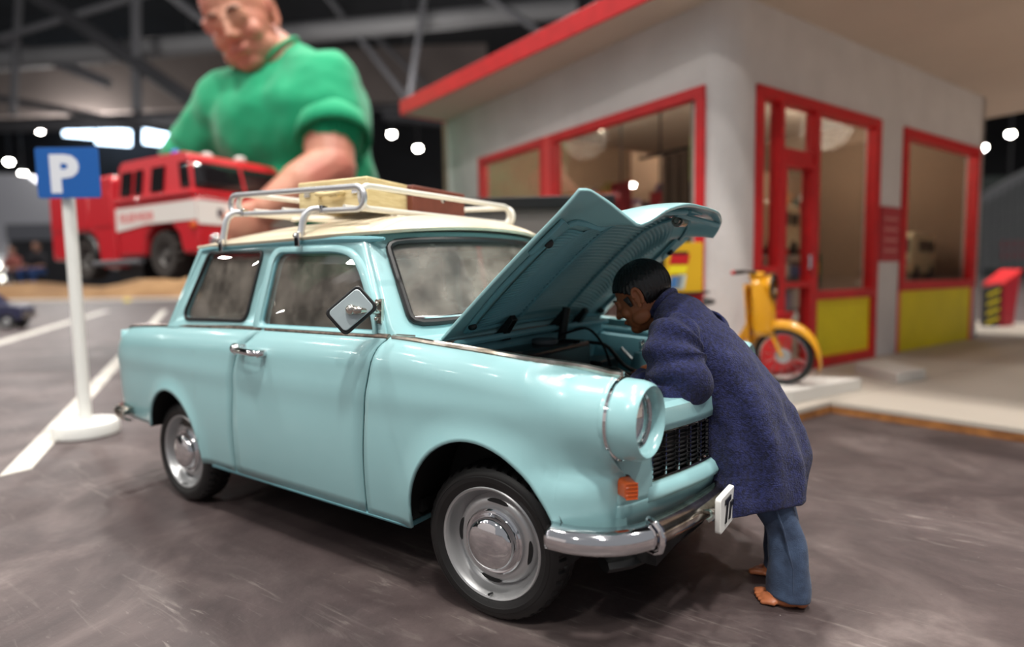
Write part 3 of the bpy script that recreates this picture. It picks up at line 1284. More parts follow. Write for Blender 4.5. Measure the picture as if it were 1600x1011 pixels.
# fuel tank
g = G()
g.box((-.085, -.20, .78), (.19, .66, .20))
tank = build(g, 'fuel_tank', mat('satin_black_enamel', (24, 26, 28), .28, bump=.1), car, bevel=.028, bseg=4, label='black fuel tank with a round cap')
g = G()
g.lathe([(.05, 0), (.056, .008), (.056, .02), (.05, .026), (0, .026)], (-.08, -.12, .877), (0, 0, 1), 24)
build(g, 'tank_cap', mat('grey_plastic', (70, 74, 78), .4), tank, bevel=.002)
g = G()
g.tube([(-.18, -.42, .882), (.01, -.42, .882)], .006, 6)
build(g, 'tank_strap', M_BLACK, tank)
g = G()
g.tube([(-.18, .02, .882), (.01, .02, .882)], .006, 6)
build(g, 'tank_strap', M_BLACK, tank)
g = G()
g.lathe([(0, -.03), (.11, -.03), (.125, 0), (.125, .05), (.10, .075), (.05, .085), (0, .085)], (.22, .02, .60), (0, 0, 1), 30)
for k in range(10):
    g.box((.22, .02, .60 + k * .009), (.27, .27, .003), Matrix.Rotation(k * .05, 3, 'Z'))
g.box((.30, -.22, .58), (.18, .18, .16))
g.box((.40, .18, .56), (.14, .30, .14))
g.box((.12, -.38, .60), (.20, .16, .16))
g.cyl((.08, .20, .66), (.34, .26, .66), .045)
g.tube(spline([(.05, .12, .70), (.15, .05, .76), (.28, -.05, .72), (.38, -.2, .66)], 12), .022, 10)
build(g, 'engine', M_BLACK, car, bevel=.004)
g = G()
g.box((-.08, .36, .68), (.13, .20, .14))
g.box((-.08, .36, .755), (.14, .21, .02))
build(g, 'battery', M_BLACK, car, bevel=.006)
CABLES = [([(-.12, .08, .90), (-.02, .12, .93), (.02, .20, .86), (.05, .27, .70)], .006, M_BLACK),
          ([(-.14, .2, .86), (.0, .24, .85), (.10, .30, .74), (.22, .34, .70), (.34, .40, .68)], .008, M_BLACK),
          ([(-.02, .50, .80), (.06, .48, .74), (.14, .50, .69), (.30, .50, .68)], .008, M_SILVER),
          ([(-.1, .05, .72), (.05, .1, .76), (.2, .2, .72), (.30, .30, .70)], .010, M_BLACK),
          ([(.05, -.05, .74), (.18, -.1, .78), (.30, -.08, .72)], .012, M_BLACK)]
for pts, r, m in CABLES:
    g = G()
    g.tube(spline(pts, 18), r, 8)
    build(g, 'cable', m, car)
# bonnet hinges and prop
for y, nm in ((-.30, 'hinge'), (.10, 'bonnet_stay'), (.30, 'hinge')):
    g = G()
    g.box((-.165, y, .925), (.05, .05, .03))
    g.prism([(-.185, y - .018, .94), (-.145, y - .018, .93), (-.10, y - .018, .99), (-.115, y - .018, 1.01)], (0, .036, 0))
    if nm == 'bonnet_stay':
        g.tube([(-.10, y, 1.02), (-.13, y, .86), (-.13, y, .76)], .020, 8)
    build(g, nm, M_BLACK, car, bevel=.003)
# scuttle channel
g = G()
g.tube([(-.15, y, .925 + .004 * cos(y * 3)) for y in [lerp(-.60, .60, i / 20) for i in range(21)]], .014, 8)
build(g, 'scuttle_channel', M_CARD, car)

# ---- the open bonnet
PHI = radians(42)
HX0, HZ0 = -.215, .952


def hood_w(a, b, y):
    return Vector((HX0 + a * cos(PHI) - b * sin(PHI), y, HZ0 + a * sin(PHI) + b * cos(PHI)))


HA = [(0, .865), (.15, .86), (.30, .825), (.36, .775), (.40, .742), (.44, .742), (.50, .745), (.57, .745), (.62, .735)]
HB = [(0, -.175), (.15, -.172), (.30, -.175), (.36, -.180), (.40, -.172), (.44, -.130), (.50, -.075), (.57, -.032), (.62, -.022)]


def hood_pt(s, y, o=0.0):
    """s 0..1 from hinge to lip; o raises along the panel normal (+ outside)"""
    ay = abs(y)
    A, B = CR(ay, HA), CR(ay, HB)
    a = A * s
    crown = .030 * (1 - (ay / .62) ** 2) * sin(pi * min(1, s * 1.0)) ** .6 if s > 0 else 0
    flat = -.030 * (s ** 2) + crown - .012 * (ay / .62) ** 4
    drop = B - (-.030)
    st = .62 if ay < .40 else lerp(.62, .80, min(1, (ay - .40) / .1))
    t = max(0, (s - st) / (1 - st))
    b = flat + drop * t ** 2.1
    a -= (A - a) * 0
    return hood_w(a, b + o, y)


ys = []
NY = 64


def hy(u):
    uu = 2 * u - 1
    return .622 * math.copysign(abs(uu) ** .9, uu)


g = G()
g.grid(lambda u, v: hood_pt(1 - (1 - v) ** 1.25, hy(u)), NY, 44)
bonnet = build(g, 'bonnet', M_CAR, car, solid=.012, soff=-1, bevel=.003, smooth=55, label='raised bonnet with ribbed underside')
# ribbed inner skin
g = G()


def inner(u, v):
    y = lerp(-.47, .47, u)
    s = lerp(.06, .80, v) + .06 * (1 - (y / .47) ** 2) * (1 if v > 0 else 1) - .03
    edge = min(1, v * 14, (1 - v) * 14, u * 12, (1 - u) * 12)
    rib = .010 * (0.5 + .5 * sin(2 * pi * v * 34)) * edge
    return hood_pt(s, y, -.017 - rib)


g.grid(inner, 26, 34 * 8)
build(g, 'ribbed_lining', M_CARD, bonnet, smooth=75)
for y0, y1 in ((-.20, -.17), (.16, .15)):
    g = G()
    g.tube([hood_pt(lerp(.10, .86, i / 24), lerp(y0, y1, i / 24), -.026) for i in range(25)], .010, 8, flat=.8)
    build(g, 'stiffener', M_CARD, bonnet)
# border frame round the lining
g = G()
bord = [(.05, -.52), (.05, 0), (.05, .52), (.45, .54), (.80, .50), (.86, .36), (.88, .2), (.89, 0), (.88, -.2), (.86, -.36), (.80, -.50), (.45, -.54)]
pts = spline([Vector((a, b, 0)) for a, b in bord + bord[:1]], 90)[:-1]
g.tube([hood_pt(p.x, p.y, -.020) for p in pts], .011, 8, closed=True, flat=.7)
build(g, 'border_rib', M_CARD, bonnet)
for sd in (-1, 1):
    g = G()
    g.prism([hood_pt(s, sd * y, -.014) for s, y in ((.62, .59), (.84, .59), (.80, .50), (.66, .54))], (hood_w(0, -.016, 0) - hood_w(0, 0, 0)))
    build(g, 'corner_bracket', M_CARD, bonnet, bevel=.003)
    g = G()
    c = hood_pt(.70, sd * .55, -.032)
    g.ell(c, (.017, .013, .017))
    build(g, 'rubber_plug', M_BLACK, bonnet)
    g = G()
    g.ell(hood_pt(.10, sd * .52, -.026), (.02, .014, .014))
    build(g, 'rubber_plug', M_BLACK, bonnet)
    g = G()
    g.tube([hood_pt(.885, sd * .02 + .0, -.03), hood_pt(.97, sd * .30, -.03)] if sd > 0 else [hood_pt(.86, -.25, -.026), hood_pt(.93, -.02, -.03)], .011, 8)
    build(g, 'nose_brace', M_CARD, bonnet)
g = G()
c0, c1 = hood_pt(.86, .06, -.055), hood_pt(.86, .145, -.050)
g.cyl(c0, c1, .021, n=24)
g.cyl(c0, c0.lerp(c1, .2), .024, n=24)
g.cyl(c0.lerp(c1, -.06), c0, .012, n=16)
build(g, 'bonnet_latch', M_DCHROME, bonnet, bevel=.002, label='small chrome latch cylinder inside the bonnet nose')
g = G()
for k in range(4):
    a = hood_pt(.90, -.02 + k * .035, -.028)
    b = hood_pt(.945, -.01 + k * .035, -.028)
    g.tube([a, b], .005, 6)
g.tube([hood_pt(.90, -.03, -.028), hood_pt(.90, .10, -.028)], .005, 6)
g.tube([hood_pt(.945, -.02, -.028), hood_pt(.945, .11, -.028)], .005, 6)
build(g, 'latch_grid', M_CARD, bonnet)

# ---- interior
g = G()
g.grid(lambda u, v: Vector((lerp(-.33, -.34, v), lerp(-.50, .50, u), lerp(.60, .95, v))), 6, 3)
g.grid(lambda u, v: Vector((lerp(-.34, -.50, v), lerp(-.56, .56, u), .945 + .01 * sin(pi * v))), 6, 4)
build(g, 'dashboard', mat('dark_dashboard', (44, 42, 40), .6), car, solid=.015)
g = G()
SW = Vector((-.56, .33, .93))
ax = Vector((-.75, 0, .55)).normalized()
q = Vector((0, 1, 0))
w_ = ax.cross(q)
g.tube([SW + (q * cos(a) + w_ * sin(a)) * .17 for a in [2 * pi * k / 32 for k in range(32)]], .010, 8, closed=True)
g.tube([SW - q * .17, SW, SW + q * .17], .008, 6)
g.cyl(SW, SW - ax * .25, .015)
build(g, 'steering_wheel', M_BLACK, car)
M_SEAT = mat('dark_seat_vinyl', (52, 47, 44), .55, bump=.2)
for y in (-.32, .32):
    g = G()
    g.box((-.86, y, .56), (.46, .46, .14))
    g.box((-1.10, y, .80), (.12, .44, .46), Matrix.Rotation(radians(-12), 3, 'Y'))
    build(g, 'front_seat', M_SEAT, car, bevel=.04, bseg=4)
g = G()
g.box((-1.55, 0, .56), (.44, 1.1, .14))
g.box((-1.78, 0, .78), (.12, 1.1, .42), Matrix.Rotation(radians(-14), 3, 'Y'))
build(g, 'rear_seat', M_SEAT, car, bevel=.04, bseg=4)
g = G()
g.grid(lambda u, v: Vector((lerp(-2.0, -.3, v), lerp(-.60, .60, u), .45)), 2, 2)
g.grid(lambda u, v: Vector((lerp(-2.02, -1.83, v), lerp(-.60, .60, u), .90)), 2, 2)
for sd in (-1, 1):
    g.grid(lambda u, v: Vector((lerp(-2.0, -.3, u), sd * .655, lerp(.40, .955, v))), 2, 2)
build(g, 'cabin_lining', mat('cabin_lining', (64, 58, 54), .8), car, solid=.006)
g = G()
g.grid(lambda u, v: roof(lerp(.04, .96, u), lerp(.03, .96, v)) - Vector((0, 0, .03)), 16, 16)
build(g, 'headlining', mat('headlining', (150, 144, 136), .8), car)
def W_(u, v, d):
    """photo position + distance in model metres -> model space"""
    return CP + (FW + RT * (u - 800) / FPX - UP * (v - 505.5) / FPX) * d


# ================================================================ ROOF RACK AND SUITCASES
M_RACK = mat('silver_rack_paint', (196, 198, 202), .32, .6)
M_RACKW = mat('white_rack_enamel', (226, 222, 212), .35, coat=.3)


def racez(x):
    return lerp(1.486, 1.440, (x + 1.60) / .95)


rack = thing('roof_rack', 'silver tube luggage rack clamped on the cream roof of the model car', 'roof rack', (-1.1, 0, 1.33))


def racetrack(P, du, dv, L, H, n=10):
    """stadium loop: start P, along du by L, height dv by H"""
    r = H / 2
    pts = []
    for k in range(n + 1):
        a = pi / 2 + pi * k / n
        pts.append(P + du * (r + r * cos(a)) + dv * (r + r * sin(a)))
    for k in range(n + 1):
        a = -pi / 2 + pi * k / n
        pts.append(P + du * (L - r + r * cos(a)) + dv * (r + r * sin(a)))
    return pts


du = Vector((.95, 0, racez(-.65) - racez(-1.6))).normalized()
for y, m in ((-.55, M_RACK), (.50, M_RACKW)):
    g = G()
    g.tube(racetrack(Vector((-1.62, y, racez(-1.62))), du, ZZ, .965, .092), .0125, 10, closed=True)
    build(g, 'side_rail', m, rack)
for x in (-.685, -1.56):
    g = G()
    g.tube(racetrack(Vector((x, -.545, racez(x) + .006)), Vector((0, 1, 0)), ZZ, 1.045, .092), .0125, 10, closed=True)
    build(g, 'end_rail', M_RACKW, rack)
for x in (-1.42, -1.2, -.98, -.78):
    g = G()
    g.tube([(x, -.55, racez(x) + .012), (x, .50, racez(x) + .012)], .011, 8)
    build(g, 'crossbar', M_RACKW, rack)
for y in (-.25, .2):
    g = G()
    g.tube([(-1.56, y, racez(-1.56) - .004), (-.685, y, racez(-.685) - .004)], .010, 8)
    build(g, 'long_bar', M_RACKW, rack)
for x in (-1.555, -.965):
    for sd, yy in ((-1, -.55), (1, .50)):
        g = G()
        yo = sd * .645
        g.tube(spline([(x + .05, yy, racez(x) + .005), (x + .02, yy + sd * .02, racez(x) + .005), (x, yy + sd * .055, racez(x) - .02), (x - .005, yo - sd * .02, racez(x) - .09), (x - .005, yo - sd * .008, 1.335)], 14), .015, 10)
        leg = build(g, 'foot', M_RACK, rack)
        g = G()
        g.box((x - .005, yo - sd * .002, 1.330), (.032, .016, .06))
        g.cyl((x - .005, yo, 1.345), (x - .005, yo + sd * .018, 1.345), .009, n=8)
        build(g, 'gutter_clamp', M_CHROME, leg, bevel=.003)
        g = G()
        g.box((x + .05, yy, racez(x) + .002), (.022, .034, .034))
        build(g, 'rail_clip', M_CHROME, leg, bevel=.004)


def suitcase(name, label, x0, x1, y0, y1, z0, z1, m, ang, group):
    c = Vector(((x0 + x1) / 2, (y0 + y1) / 2, z0))
    Mx = Matrix.Translation(c) @ Matrix.Rotation(radians(ang), 4, 'Z')
    t = thing(name, label, 'suitcase', c, group)
    w, d, h = (x1 - x0), (y1 - y0), (z1 - z0)
    split = h * .62
    g = G()
    g.box((0, 0, split / 2), (w, d, split))
    build(g, 'case_body', m, t, M=Mx, bevel=.004)
    g = G()
    g.box((0, 0, split + (h - split) / 2 + .001), (w + .003, d + .003, h - split - .002))
    build(g, 'lid', m, t, M=Mx, bevel=.006)
    return t, Mx, w, d, h, split


M_WOOD = mat('cream_wood', (232, 214, 166), .5, rgb2=(214, 192, 140), vscale=70, stretch=(1, 1, 8))
M_BROWN = mat('red_brown_leather', (118, 62, 48), .55, var=.18, vscale=120, bump=.25, bscale=900)
ZB = .0
t, Mx, w, d, h, sp = suitcase('suitcase', 'cream wooden suitcase with two latches on the roof rack', -1.19, -.80, -.46, -.15, 1.470, 1.60, M_WOOD, 10, None)
for x in (-.14, .13):
    g = G()
    g.box((x, -d / 2 - .004, sp), (.034, .008, .040))
    g.cyl((x, -d / 2 - .006, sp + .008), (x, -d / 2 - .014, sp + .008), .008, n=10)
    build(g, 'latch', M_CHROME, t, M=Mx, bevel=.002)
g = G()
g.tube(spline([(-.065, -d / 2, sp - .012), (-.065, -d / 2 - .026, sp - .012), (0, -d / 2 - .030, sp - .018), (.065, -d / 2 - .026, sp - .012), (.065, -d / 2, sp - .012)], 18), .0105, 8)
g.box((.03, -d / 2 - .022, sp - .016), (.05, .018, .030))
g.box((-.065, -d / 2 - .006, sp - .012), (.02, .012, .024))
build(g, 'handle', M_WOOD, t, M=Mx, bevel=.002)
t, Mx, w, d, h, sp = suitcase('suitcase', 'red-brown suitcase with a round latch on the roof rack', -1.21, -.80, -.145, .265, 1.468, 1.598, M_BROWN, 3, None)
g = G()
g.lathe([(0, .008), (.012, .008), (.016, .003), (.016, 0)], (w / 2, .02, sp), (1, 0, 0), 16)
build(g, 'latch', M_CHROME, t, M=Mx)

# ================================================================ PARKING SIGN
SG = Vector((-4.085, -.372, 0))
sign = thing('parking_sign', 'blue square parking sign with white letter P on a white post and round foot', 'road sign', SG)
g = G()
g.lathe([(0, 0), (.212, 0), (.22, .01), (.22, .085), (.212, .10), (.20, .106), (.0, .108)], SG, (0, 0, 1), 64)
build(g, 'foot', M_WHITEP, sign, smooth=35)
PT = Vector((-4.275, -.317, 2.12))
g = G()
g.tube([SG + ZZ * .10, PT], .044, 16)
build(g, 'post', M_WHITEP, sign)
sr = Vector((.80, .60, 0)).normalized()
sn = Vector((sr.y, -sr.x, 0))
su = Vector((-.02, .0, 1)).normalized()
PC = W_(107.5, 270.5, 4.52)
g = G()
ring = [PC + sr * a + su * b for a, b in rrect(-.232, .232, -.188, .188, .02, 4)]
g.prism(ring, sn * .012)
panel = build(g, 'sign_panel', mat('parking_blue', (16, 92, 172), .45), sign, bevel=.002)
PB = PC + sn * .0125
g = text_mesh('P', .37, .0012, lambda p: PB + sr * (p.x - .125) * 1.1 + su * (p.y - .132) + sn * p.z, bold=.018)
build(g, 'letter', mat('letter_white', (226, 230, 238), .5), panel, smooth=0)

# ================================================================ KIOSK (petrol station shop)
KA = radians(69.6)
KM = Matrix(((cos(KA), -sin(KA), 0, -.346), (sin(KA), cos(KA), 0, 3.615), (0, 0, 1, 0), (0, 0, 0, 1)))
# local: x = s along the right-hand front, y = l along the left-hand side, z up; the camera is towards -x / -y
kiosk = thing('shop_building', 'whitewashed model petrol-station shop with red window frames and red-edged flat roof', 'building', (-.346, 3.615, .1))
ZF, ZT, ZU = .10, 2.97, 3.74


def kb(c, d, name, m, parent=kiosk, bevel=.01, **k):
    g = G()
    g.box(c, d)
    return build(g, name, m, parent, M=KM, bevel=bevel, **k)


def kbox(g, x0, x1, y0, y1, z0, z1):
    g.box(((x0 + x1) / 2, (y0 + y1) / 2, (z0 + z1) / 2), (x1 - x0, y1 - y0, z1 - z0))


TH = .16
# front wall pieces (plane y = 0, inwards is +y)
g = G()
kbox(g, .30, 6.28, 0, TH, ZT, ZU)
kbox(g, 2.93, 3.56, 0, TH, ZF, ZT)
kbox(g, 6.08, 6.28, 0, TH, ZF, ZT)
build(g, 'front_wall', M_WALL, kiosk, M=KM, smooth=0)
g = G()
kbox(g, 0, TH, .28, 5.5, ZT, ZU)
kbox(g, 0, TH, 4.40, 5.5, ZF, ZT)
kbox(g, 0, TH, .28, 4.4, ZF, .55)
build(g, 'side_wall', M_WALL, kiosk, M=KM, smooth=0)
g = G()
g.lathe([(.30, ZF), (.30, ZT)], (.30, .30, 0), (0, 0, 1), 40)
g.lathe([(.31, ZT), (.31, ZU)], (.31, .31, 0), (0, 0, 1), 40)
kbox(g, .28, .42, -.0, TH, ZF, ZT)
kbox(g, .0, TH, .24, .27, ZF, ZT)
build(g, 'corner_column', M_WALL, kiosk, M=KM, smooth=40)
g = G()
kbox(g, 0, 6.28, 5.4, 5.55, ZF, ZU)
kbox(g, 6.14, 6.28, 0, 5.5, ZF, ZU)
build(g, 'back_wall', mat('kiosk_inner_wall', (150, 124, 102), .8, var=.12, vscale=5), kiosk, M=KM, smooth=0)
kb((3.2, 2.75, ZF + .03), (5.8, 5.2, .05), 'shop_floor', mat('kiosk_inner_floor', (140, 126, 112), .6))
# roof slab + painted fascia
M_SOFF = mat('soffit_paint', (196, 180, 166), .85, var=.08, vscale=6, bump=.3, bscale=60)
RX0, RX1, RY0, RY1 = -.80, 7.8, -3.6, 5.40


def rxl(y):
    return lerp(-.225, -.79, (y + 3.6) / 8.98)


g = G()
g.prism([(rxl(RY0), RY0, ZU), (RX1, RY0, ZU), (RX1, RY1, ZU), (rxl(RY1), RY1, ZU)], (0, 0, .20))
build(g, 'roof_slab', M_SOFF, kiosk, M=KM, smooth=0, bevel=.01)
g = G()
g.prism([(rxl(RY0), RY0, ZU - .012), (rxl(RY1), RY1, ZU - .012), (rxl(RY1) - .03, RY1, ZU - .012), (rxl(RY0) - .03, RY0, ZU - .012)], (0, 0, .225))
build(g, 'red_fascia', M_RED, kiosk, M=KM, bevel=.008, label='red painted roof edge')
g = G()
kbox(g, rxl(RY0) - .03, RX1, RY0 - .03, RY0, ZU - .012, ZU + .213)
build(g, 'red_fascia', M_RED, kiosk, M=KM, bevel=.008, label='red painted roof edge')
g = G()
kbox(g, rxl(RY1) - .03, RX1, RY1, RY1 + .03, ZU - .012, ZU + .213)
build(g, 'red_fascia', M_RED, kiosk, M=KM, bevel=.008, label='red painted roof edge')

M_KG = glass('shop_window_glass', (.86, .84, .80), 0.0, .07)
M_YEL = mat('mustard_yellow_paint', (232, 212, 16), .6, var=.12, vscale=10)


def wframe(axis, a0, a1, z0, z1, t, name='window_frame', bars=(), pane=True, label=None):
    """red frame in the front (axis 0) or side (axis 1) wall; bars = ('v', pos, width) or ('h', z, a0, a1, width)"""
    g = G()

    def b(p0, p1, q0, q1):
        if axis == 0:
            kbox(g, p0, p1, -.035, .09, q0, q1)
        else:
            kbox(g, -.035, .09, p0, p1, q0, q1)
    b(a0, a1, z1 - t, z1)
    b(a0, a1, z0, z0 + t)
    b(a0, a0 + t, z0 + t, z1 - t)
    b(a1 - t, a1, z0 + t, z1 - t)
    for q in bars:
        if q[0] == 'v':
            b(q[1] - q[2] / 2, q[1] + q[2] / 2, z0 + t, z1 - t)
        else:
            b(q[2], q[3], q[1] - q[4] / 2, q[1] + q[4] / 2)
    f = build(g, name, M_RED, kiosk, M=KM, bevel=.006, smooth=0, label=label)
    if pane:
        g = G()
        if axis == 0:
            kbox(g, a0 + t * .5, a1 - t * .5, .030, .038, z0 + t * .5, z1 - t * .5)
        else:
            kbox(g, .030, .038, a0 + t * .5, a1 - t * .5, z0 + t * .5, z1 - t * .5)
        build(g, 'pane', M_KG, f, M=KM, smooth=0)
    return f


wframe(1, .27, 2.66, .55, ZT, .10, label='red frame of the large side window')
wframe(1, 2.76, 4.40, .55, ZT, .10, label='red frame of the small side window')
kb((.02, 2.71, (.55 + ZT) / 2), (.10, .12, ZT - .55), 'window_post', mat('pale_red_post', (226, 70, 66), .5), bevel=.008)
# door and shop window on the front
fr = wframe(0, .40, 2.93, ZF, ZT, .11, 'shopfront_frame', bars=(('v', .825, .075), ('v', 1.50, .09), ('h', .905, 1.5, 2.85, .10), ('h', 1.20, .45, .80, .05), ('h', .80, .45, .80, .05)), pane=False, label='red frame round the door and shop window')
door = wframe(0, .865, 1.455, ZF + .02, 2.30, .055, 'door', bars=(('h', 1.03, .92, 1.40, .06),))
g = G()
kbox(g, .89, 1.40, -.03, .09, 2.28, 2.42)
build(g, 'transom', M_RED, fr, M=KM, bevel=.005)
g = G()
g.tube([KM.inverted() @ KM @ Vector((1.35, -.05, 1.20)), Vector((1.35, -.05, 1.34))], .015, 8)
g.tube([Vector((1.35, -.03, 1.2)), Vector((1.35, -.06, 1.2))], .012, 6)
g.tube([Vector((1.35, -.03, 1.34)), Vector((1.35, -.06, 1.34))], .012, 6)
build(g, 'door_handle', M_CHROME, door, M=KM)
for a0, a1, z0, z1 in ((.50, .79, 1.22, 2.88), (.89, 1.40, 2.42, 2.88), (1.55, 2.84, .94, 2.88)):
    g = G()
    kbox(g, a0, a1, .03, .038, z0, z1)
    build(g, 'pane', M_KG, fr, M=KM, smooth=0)
kb((.64, .03, .50), (.32, .04, .62), 'side_panel', M_RED, bevel=.004)
g = G()
kbox(g, .50, .79, -.03, .02, .82, 1.18)
bd = build(g, 'notice_board', M_RED, kiosk, M=KM, bevel=.004, smooth=0)
g = G()
kbox(g, .54, .74, -.042, -.03, .84, 1.16)
build(g, 'notice_sheet', mat('ochre_sheet', (190, 160, 110), .7, rgb2=(110, 60, 50), vscale=90), bd, M=KM, smooth=0)
kb((2.23, .03, .48), (1.26, .05, .76), 'yellow_panel', M_YEL, bevel=.004, label='mustard yellow panel below the shop window')
wframe(0, 3.56, 6.08, .90, ZT, .12, label='red frame of the right-hand front window')
kb((4.82, .03, .50), (2.36, .05, .80), 'yellow_panel', M_YEL, bevel=.004, label='mustard yellow panel below the right-hand window')
g = G()
kbox(g, 3.55, 3.62, -.01, .05, ZF, .9)
kbox(g, 6.00, 6.08, -.01, .05, ZF, .9)
build(g, 'panel_edge', mat('pale_red_post', (226, 70, 66), .5), kiosk, M=KM, smooth=0, kind='stuff')
# red notice on the pier
g = G()
kbox(g, 2.99, 3.50, -.03, -.002, 1.28, 1.95)
nb = build(g, 'price_board', mat('dull_red_board', (172, 50, 56), .6), kiosk, M=KM, bevel=.004, smooth=0, label='dull red board with faint pale lines on the pier')
for k in range(4):
    g = G()
    kbox(g, 3.06, 3.42, -.035, -.030, 1.40 + k * .13, 1.43 + k * .13)
    build(g, 'text_line', mat('faded_pink', (206, 130, 126), .6), nb, M=KM, smooth=0)

# ---- things inside and on the windows
def kt(name, label, cat, c, group=None):
    return thing(name, label, cat, KM @ Vector(c), group)


M_GREEN = mat('bottle_green', (20, 104, 70), .5)
t = kt('window_sign', 'small green sign with a yellow oval inside the shop window', 'sign', (1.72, .10, .97))
g = G()
kbox(g, 1.60, 1.84, .09, .105, .97, 1.36)
build(g, 'board', M_GREEN, t, M=KM, smooth=0)
g = G()
g.lathe([(0, .0), (.07, .0), (.07, .006), (0, .006)], (1.72, .086, 1.20), (0, -1, 0), 20)
for v in g.v:
    v.z = 1.20 + (v.z - 1.20) * 1.5
build(g, 'oval', mat('sign_yellow', (214, 196, 60), .5), t, M=KM)

# curtains in the side window
M_CURT = mat('brown_grey_curtain', (120, 100, 88), .85, var=.2, vscale=20)
for y0, y1, lab in ((.32, 1.05, 'brown curtain at the right end of the large side window'),):
    g = G()
    g.grid(lambda u, v: Vector((.25 + .05 * sin(u * 34), lerp(y0, y1, u), lerp(.6, 2.45, v))), 60, 3)
    build(g, 'curtain', M_CURT, M=KM, loc=KM @ Vector((.25, y0, .6)), label=lab, cat='curtain', solid=.01)
    g = G()
t = kt('curtain_rail', 'thin dark rail above the brown curtain in the side window', 'curtain rail', (.25, .7, 2.47))
g = G()
g.tube([(.25, .22, 2.48), (.25, 1.35, 2.48)], .02, 8)
build(g, 'rod', M_BLACK, t, M=KM)
g = G()
g.tube([(.12, .52, 2.1), (.12, .52, 2.55)], .025, 8)
t = build(g, 'light_tube', mat('green_tube', (190, 210, 120), .4), M=KM, loc=KM @ Vector((.12, .52, 2.1)), label='pale green upright strip in the corner of the large side window', cat='light')

# wall posters and shop goods behind the side window
for c, sz, col, lab in (((.60, 2.00, 2.12), (.02, .34, .42), (140, 26, 40), 'dark red poster seen through the large side window'),
                        ((.70, 1.45, 2.02), (.02, .30, .26), (168, 34, 44), 'smaller red poster right of the dark red one in the side window')):
    g = G()
    g.box(c, sz)
    t = kt('poster', lab, 'poster', (c[0], c[1], c[2] - sz[2] / 2))
    build(g, 'sheet', mat('poster_%d' % col[0], col, .6, var=.3, vscale=30), t, M=KM, smooth=0)
    g = G()
    g.box((c[0], c[1], (c[2] + sz[2] / 2 + ZU) / 2 - .05), (.015, .02, ZU - c[2] - sz[2] / 2 - .1))
    build(g, 'hanging_wire', M_BLACK, t, M=KM, smooth=0)
# counter with two pale figures
g = G()
kbox(g, .55, 1.0, .9, 2.5, ZF + .05, 1.62)
t = kt('counter', 'red-topped counter behind the large side window', 'counter', (.8, 1.7, ZF))
build(g, 'cabinet', mat('counter_brown', (96, 60, 50), .6), t, M=KM, bevel=.01)
g = G()
kbox(g, .52, 1.03, .88, 2.52, 1.62, 1.68)
build(g, 'counter_top', M_RED, t, M=KM, bevel=.008)
for y, h_, c1, lab in ((1.95, .44, (210, 200, 200), 'pale round jar left on the counter in the side window'),
                      (1.42, .40, (214, 206, 206), 'pale round jar right on the counter in the side window')):
    t = kt('jar', lab, 'jar', (.78, y, 1.68))
    g = G()
    g.lathe([(0, 0), (.14, 0), (.17, .06), (.15, h_ * .6), (.08, h_ * .85), (0, h_ * .9)], (.78, y, 1.68), (0, 0, 1), 20)
    build(g, 'body', mat('milky_jar', c1, .35), t, M=KM)
    g = G()
    g.lathe([(.08, h_ * .83), (.085, h_), (0, h_)], (.78, y, 1.68), (0, 0, 1), 16)
    build(g, 'lid', mat('lilac_lid', (150, 140, 176), .4), t, M=KM)
t = kt('shelf_unit', 'olive shelf unit behind the small side window', 'shelf', (1.3, 3.6, ZF))
for k in range(4):
    g = G()
    kbox(g, 1.2, 1.5, 2.9, 4.3, .6 + k * .55, .64 + k * .55)
    build(g, 'shelf_board', mat('olive_board', (120, 112, 40), .6), t, M=KM, smooth=0)
g = G()
kbox(g, 1.5, 1.54, 2.9, 4.3, ZF + .05, 2.5)
build(g, 'back_board', mat('olive_board', (120, 112, 40), .6), t, M=KM, smooth=0)
for y in (2.9, 4.3):
    g = G()
    kbox(g, 1.2, 1.5, y - .02, y + .02, ZF + .05, 2.5)
    build(g, 'side_board', mat('olive_board', (120, 112, 40), .6), t, M=KM, smooth=0)
# shop shelves behind the front windows with goods
t = kt('goods_rack', 'grey metal goods rack along the back of the shop', 'shelf', (3.6, 2.4, ZF))
for k in range(4):
    g = G()
    kbox(g, 1.4, 5.9, 2.3, 2.6, .5 + k * .55, .53 + k * .55)
    build(g, 'shelf_board', M_STEEL, t, M=KM, smooth=0)
g = G()
kbox(g, 1.4, 5.9, 2.6, 2.64, ZF + .05, 2.9)
build(g, 'back_board', mat('kiosk_inner_wall', (150, 124, 102), .8), t, M=KM, smooth=0)
goods = [(200, 190, 180), (70, 84, 130), (176, 120, 80), (90, 100, 90), (180, 50, 46), (212, 204, 196), (120, 100, 140)]
gi = 0
ordinal = ['bottom', 'second', 'third', 'top']
numw = ['first', 'second', 'third', 'fourth', 'fifth', 'sixth', 'seventh', 'eighth', 'ninth', 'tenth', 'eleventh', 'twelfth', 'thirteenth', 'fourteenth']
gcol = ['beige', 'blue', 'tan', 'grey-green', 'red', 'off-white', 'mauve']
for k in range(4):
    x = 1.6
    col_n = 0
    while x < 5.7:
        w = random.uniform(.14, .30)
        h_ = random.uniform(.18, .40)
        c = goods[gi % 7]
        if random.random() < .55:
            col_n += 1
            b0 = Vector((x + w / 2, 2.44, .531 + k * .55))
            g = G()
            g.box(b0 + Vector((0, 0, h_ / 2)), (w * .9, .18, h_))
            build(g, 'goods_box', mat('goods_%d' % (gi % 7), c, .6), M=KM, loc=KM @ b0, bevel=.004, cat='box', group='boxed goods on the rack at the back of the shop',
                  label='%s goods box, %s from the left on the %s shelf inside the shop' % (gcol[gi % 7], numw[col_n - 1], ordinal[k]))
        x += w + .06
        gi += 1


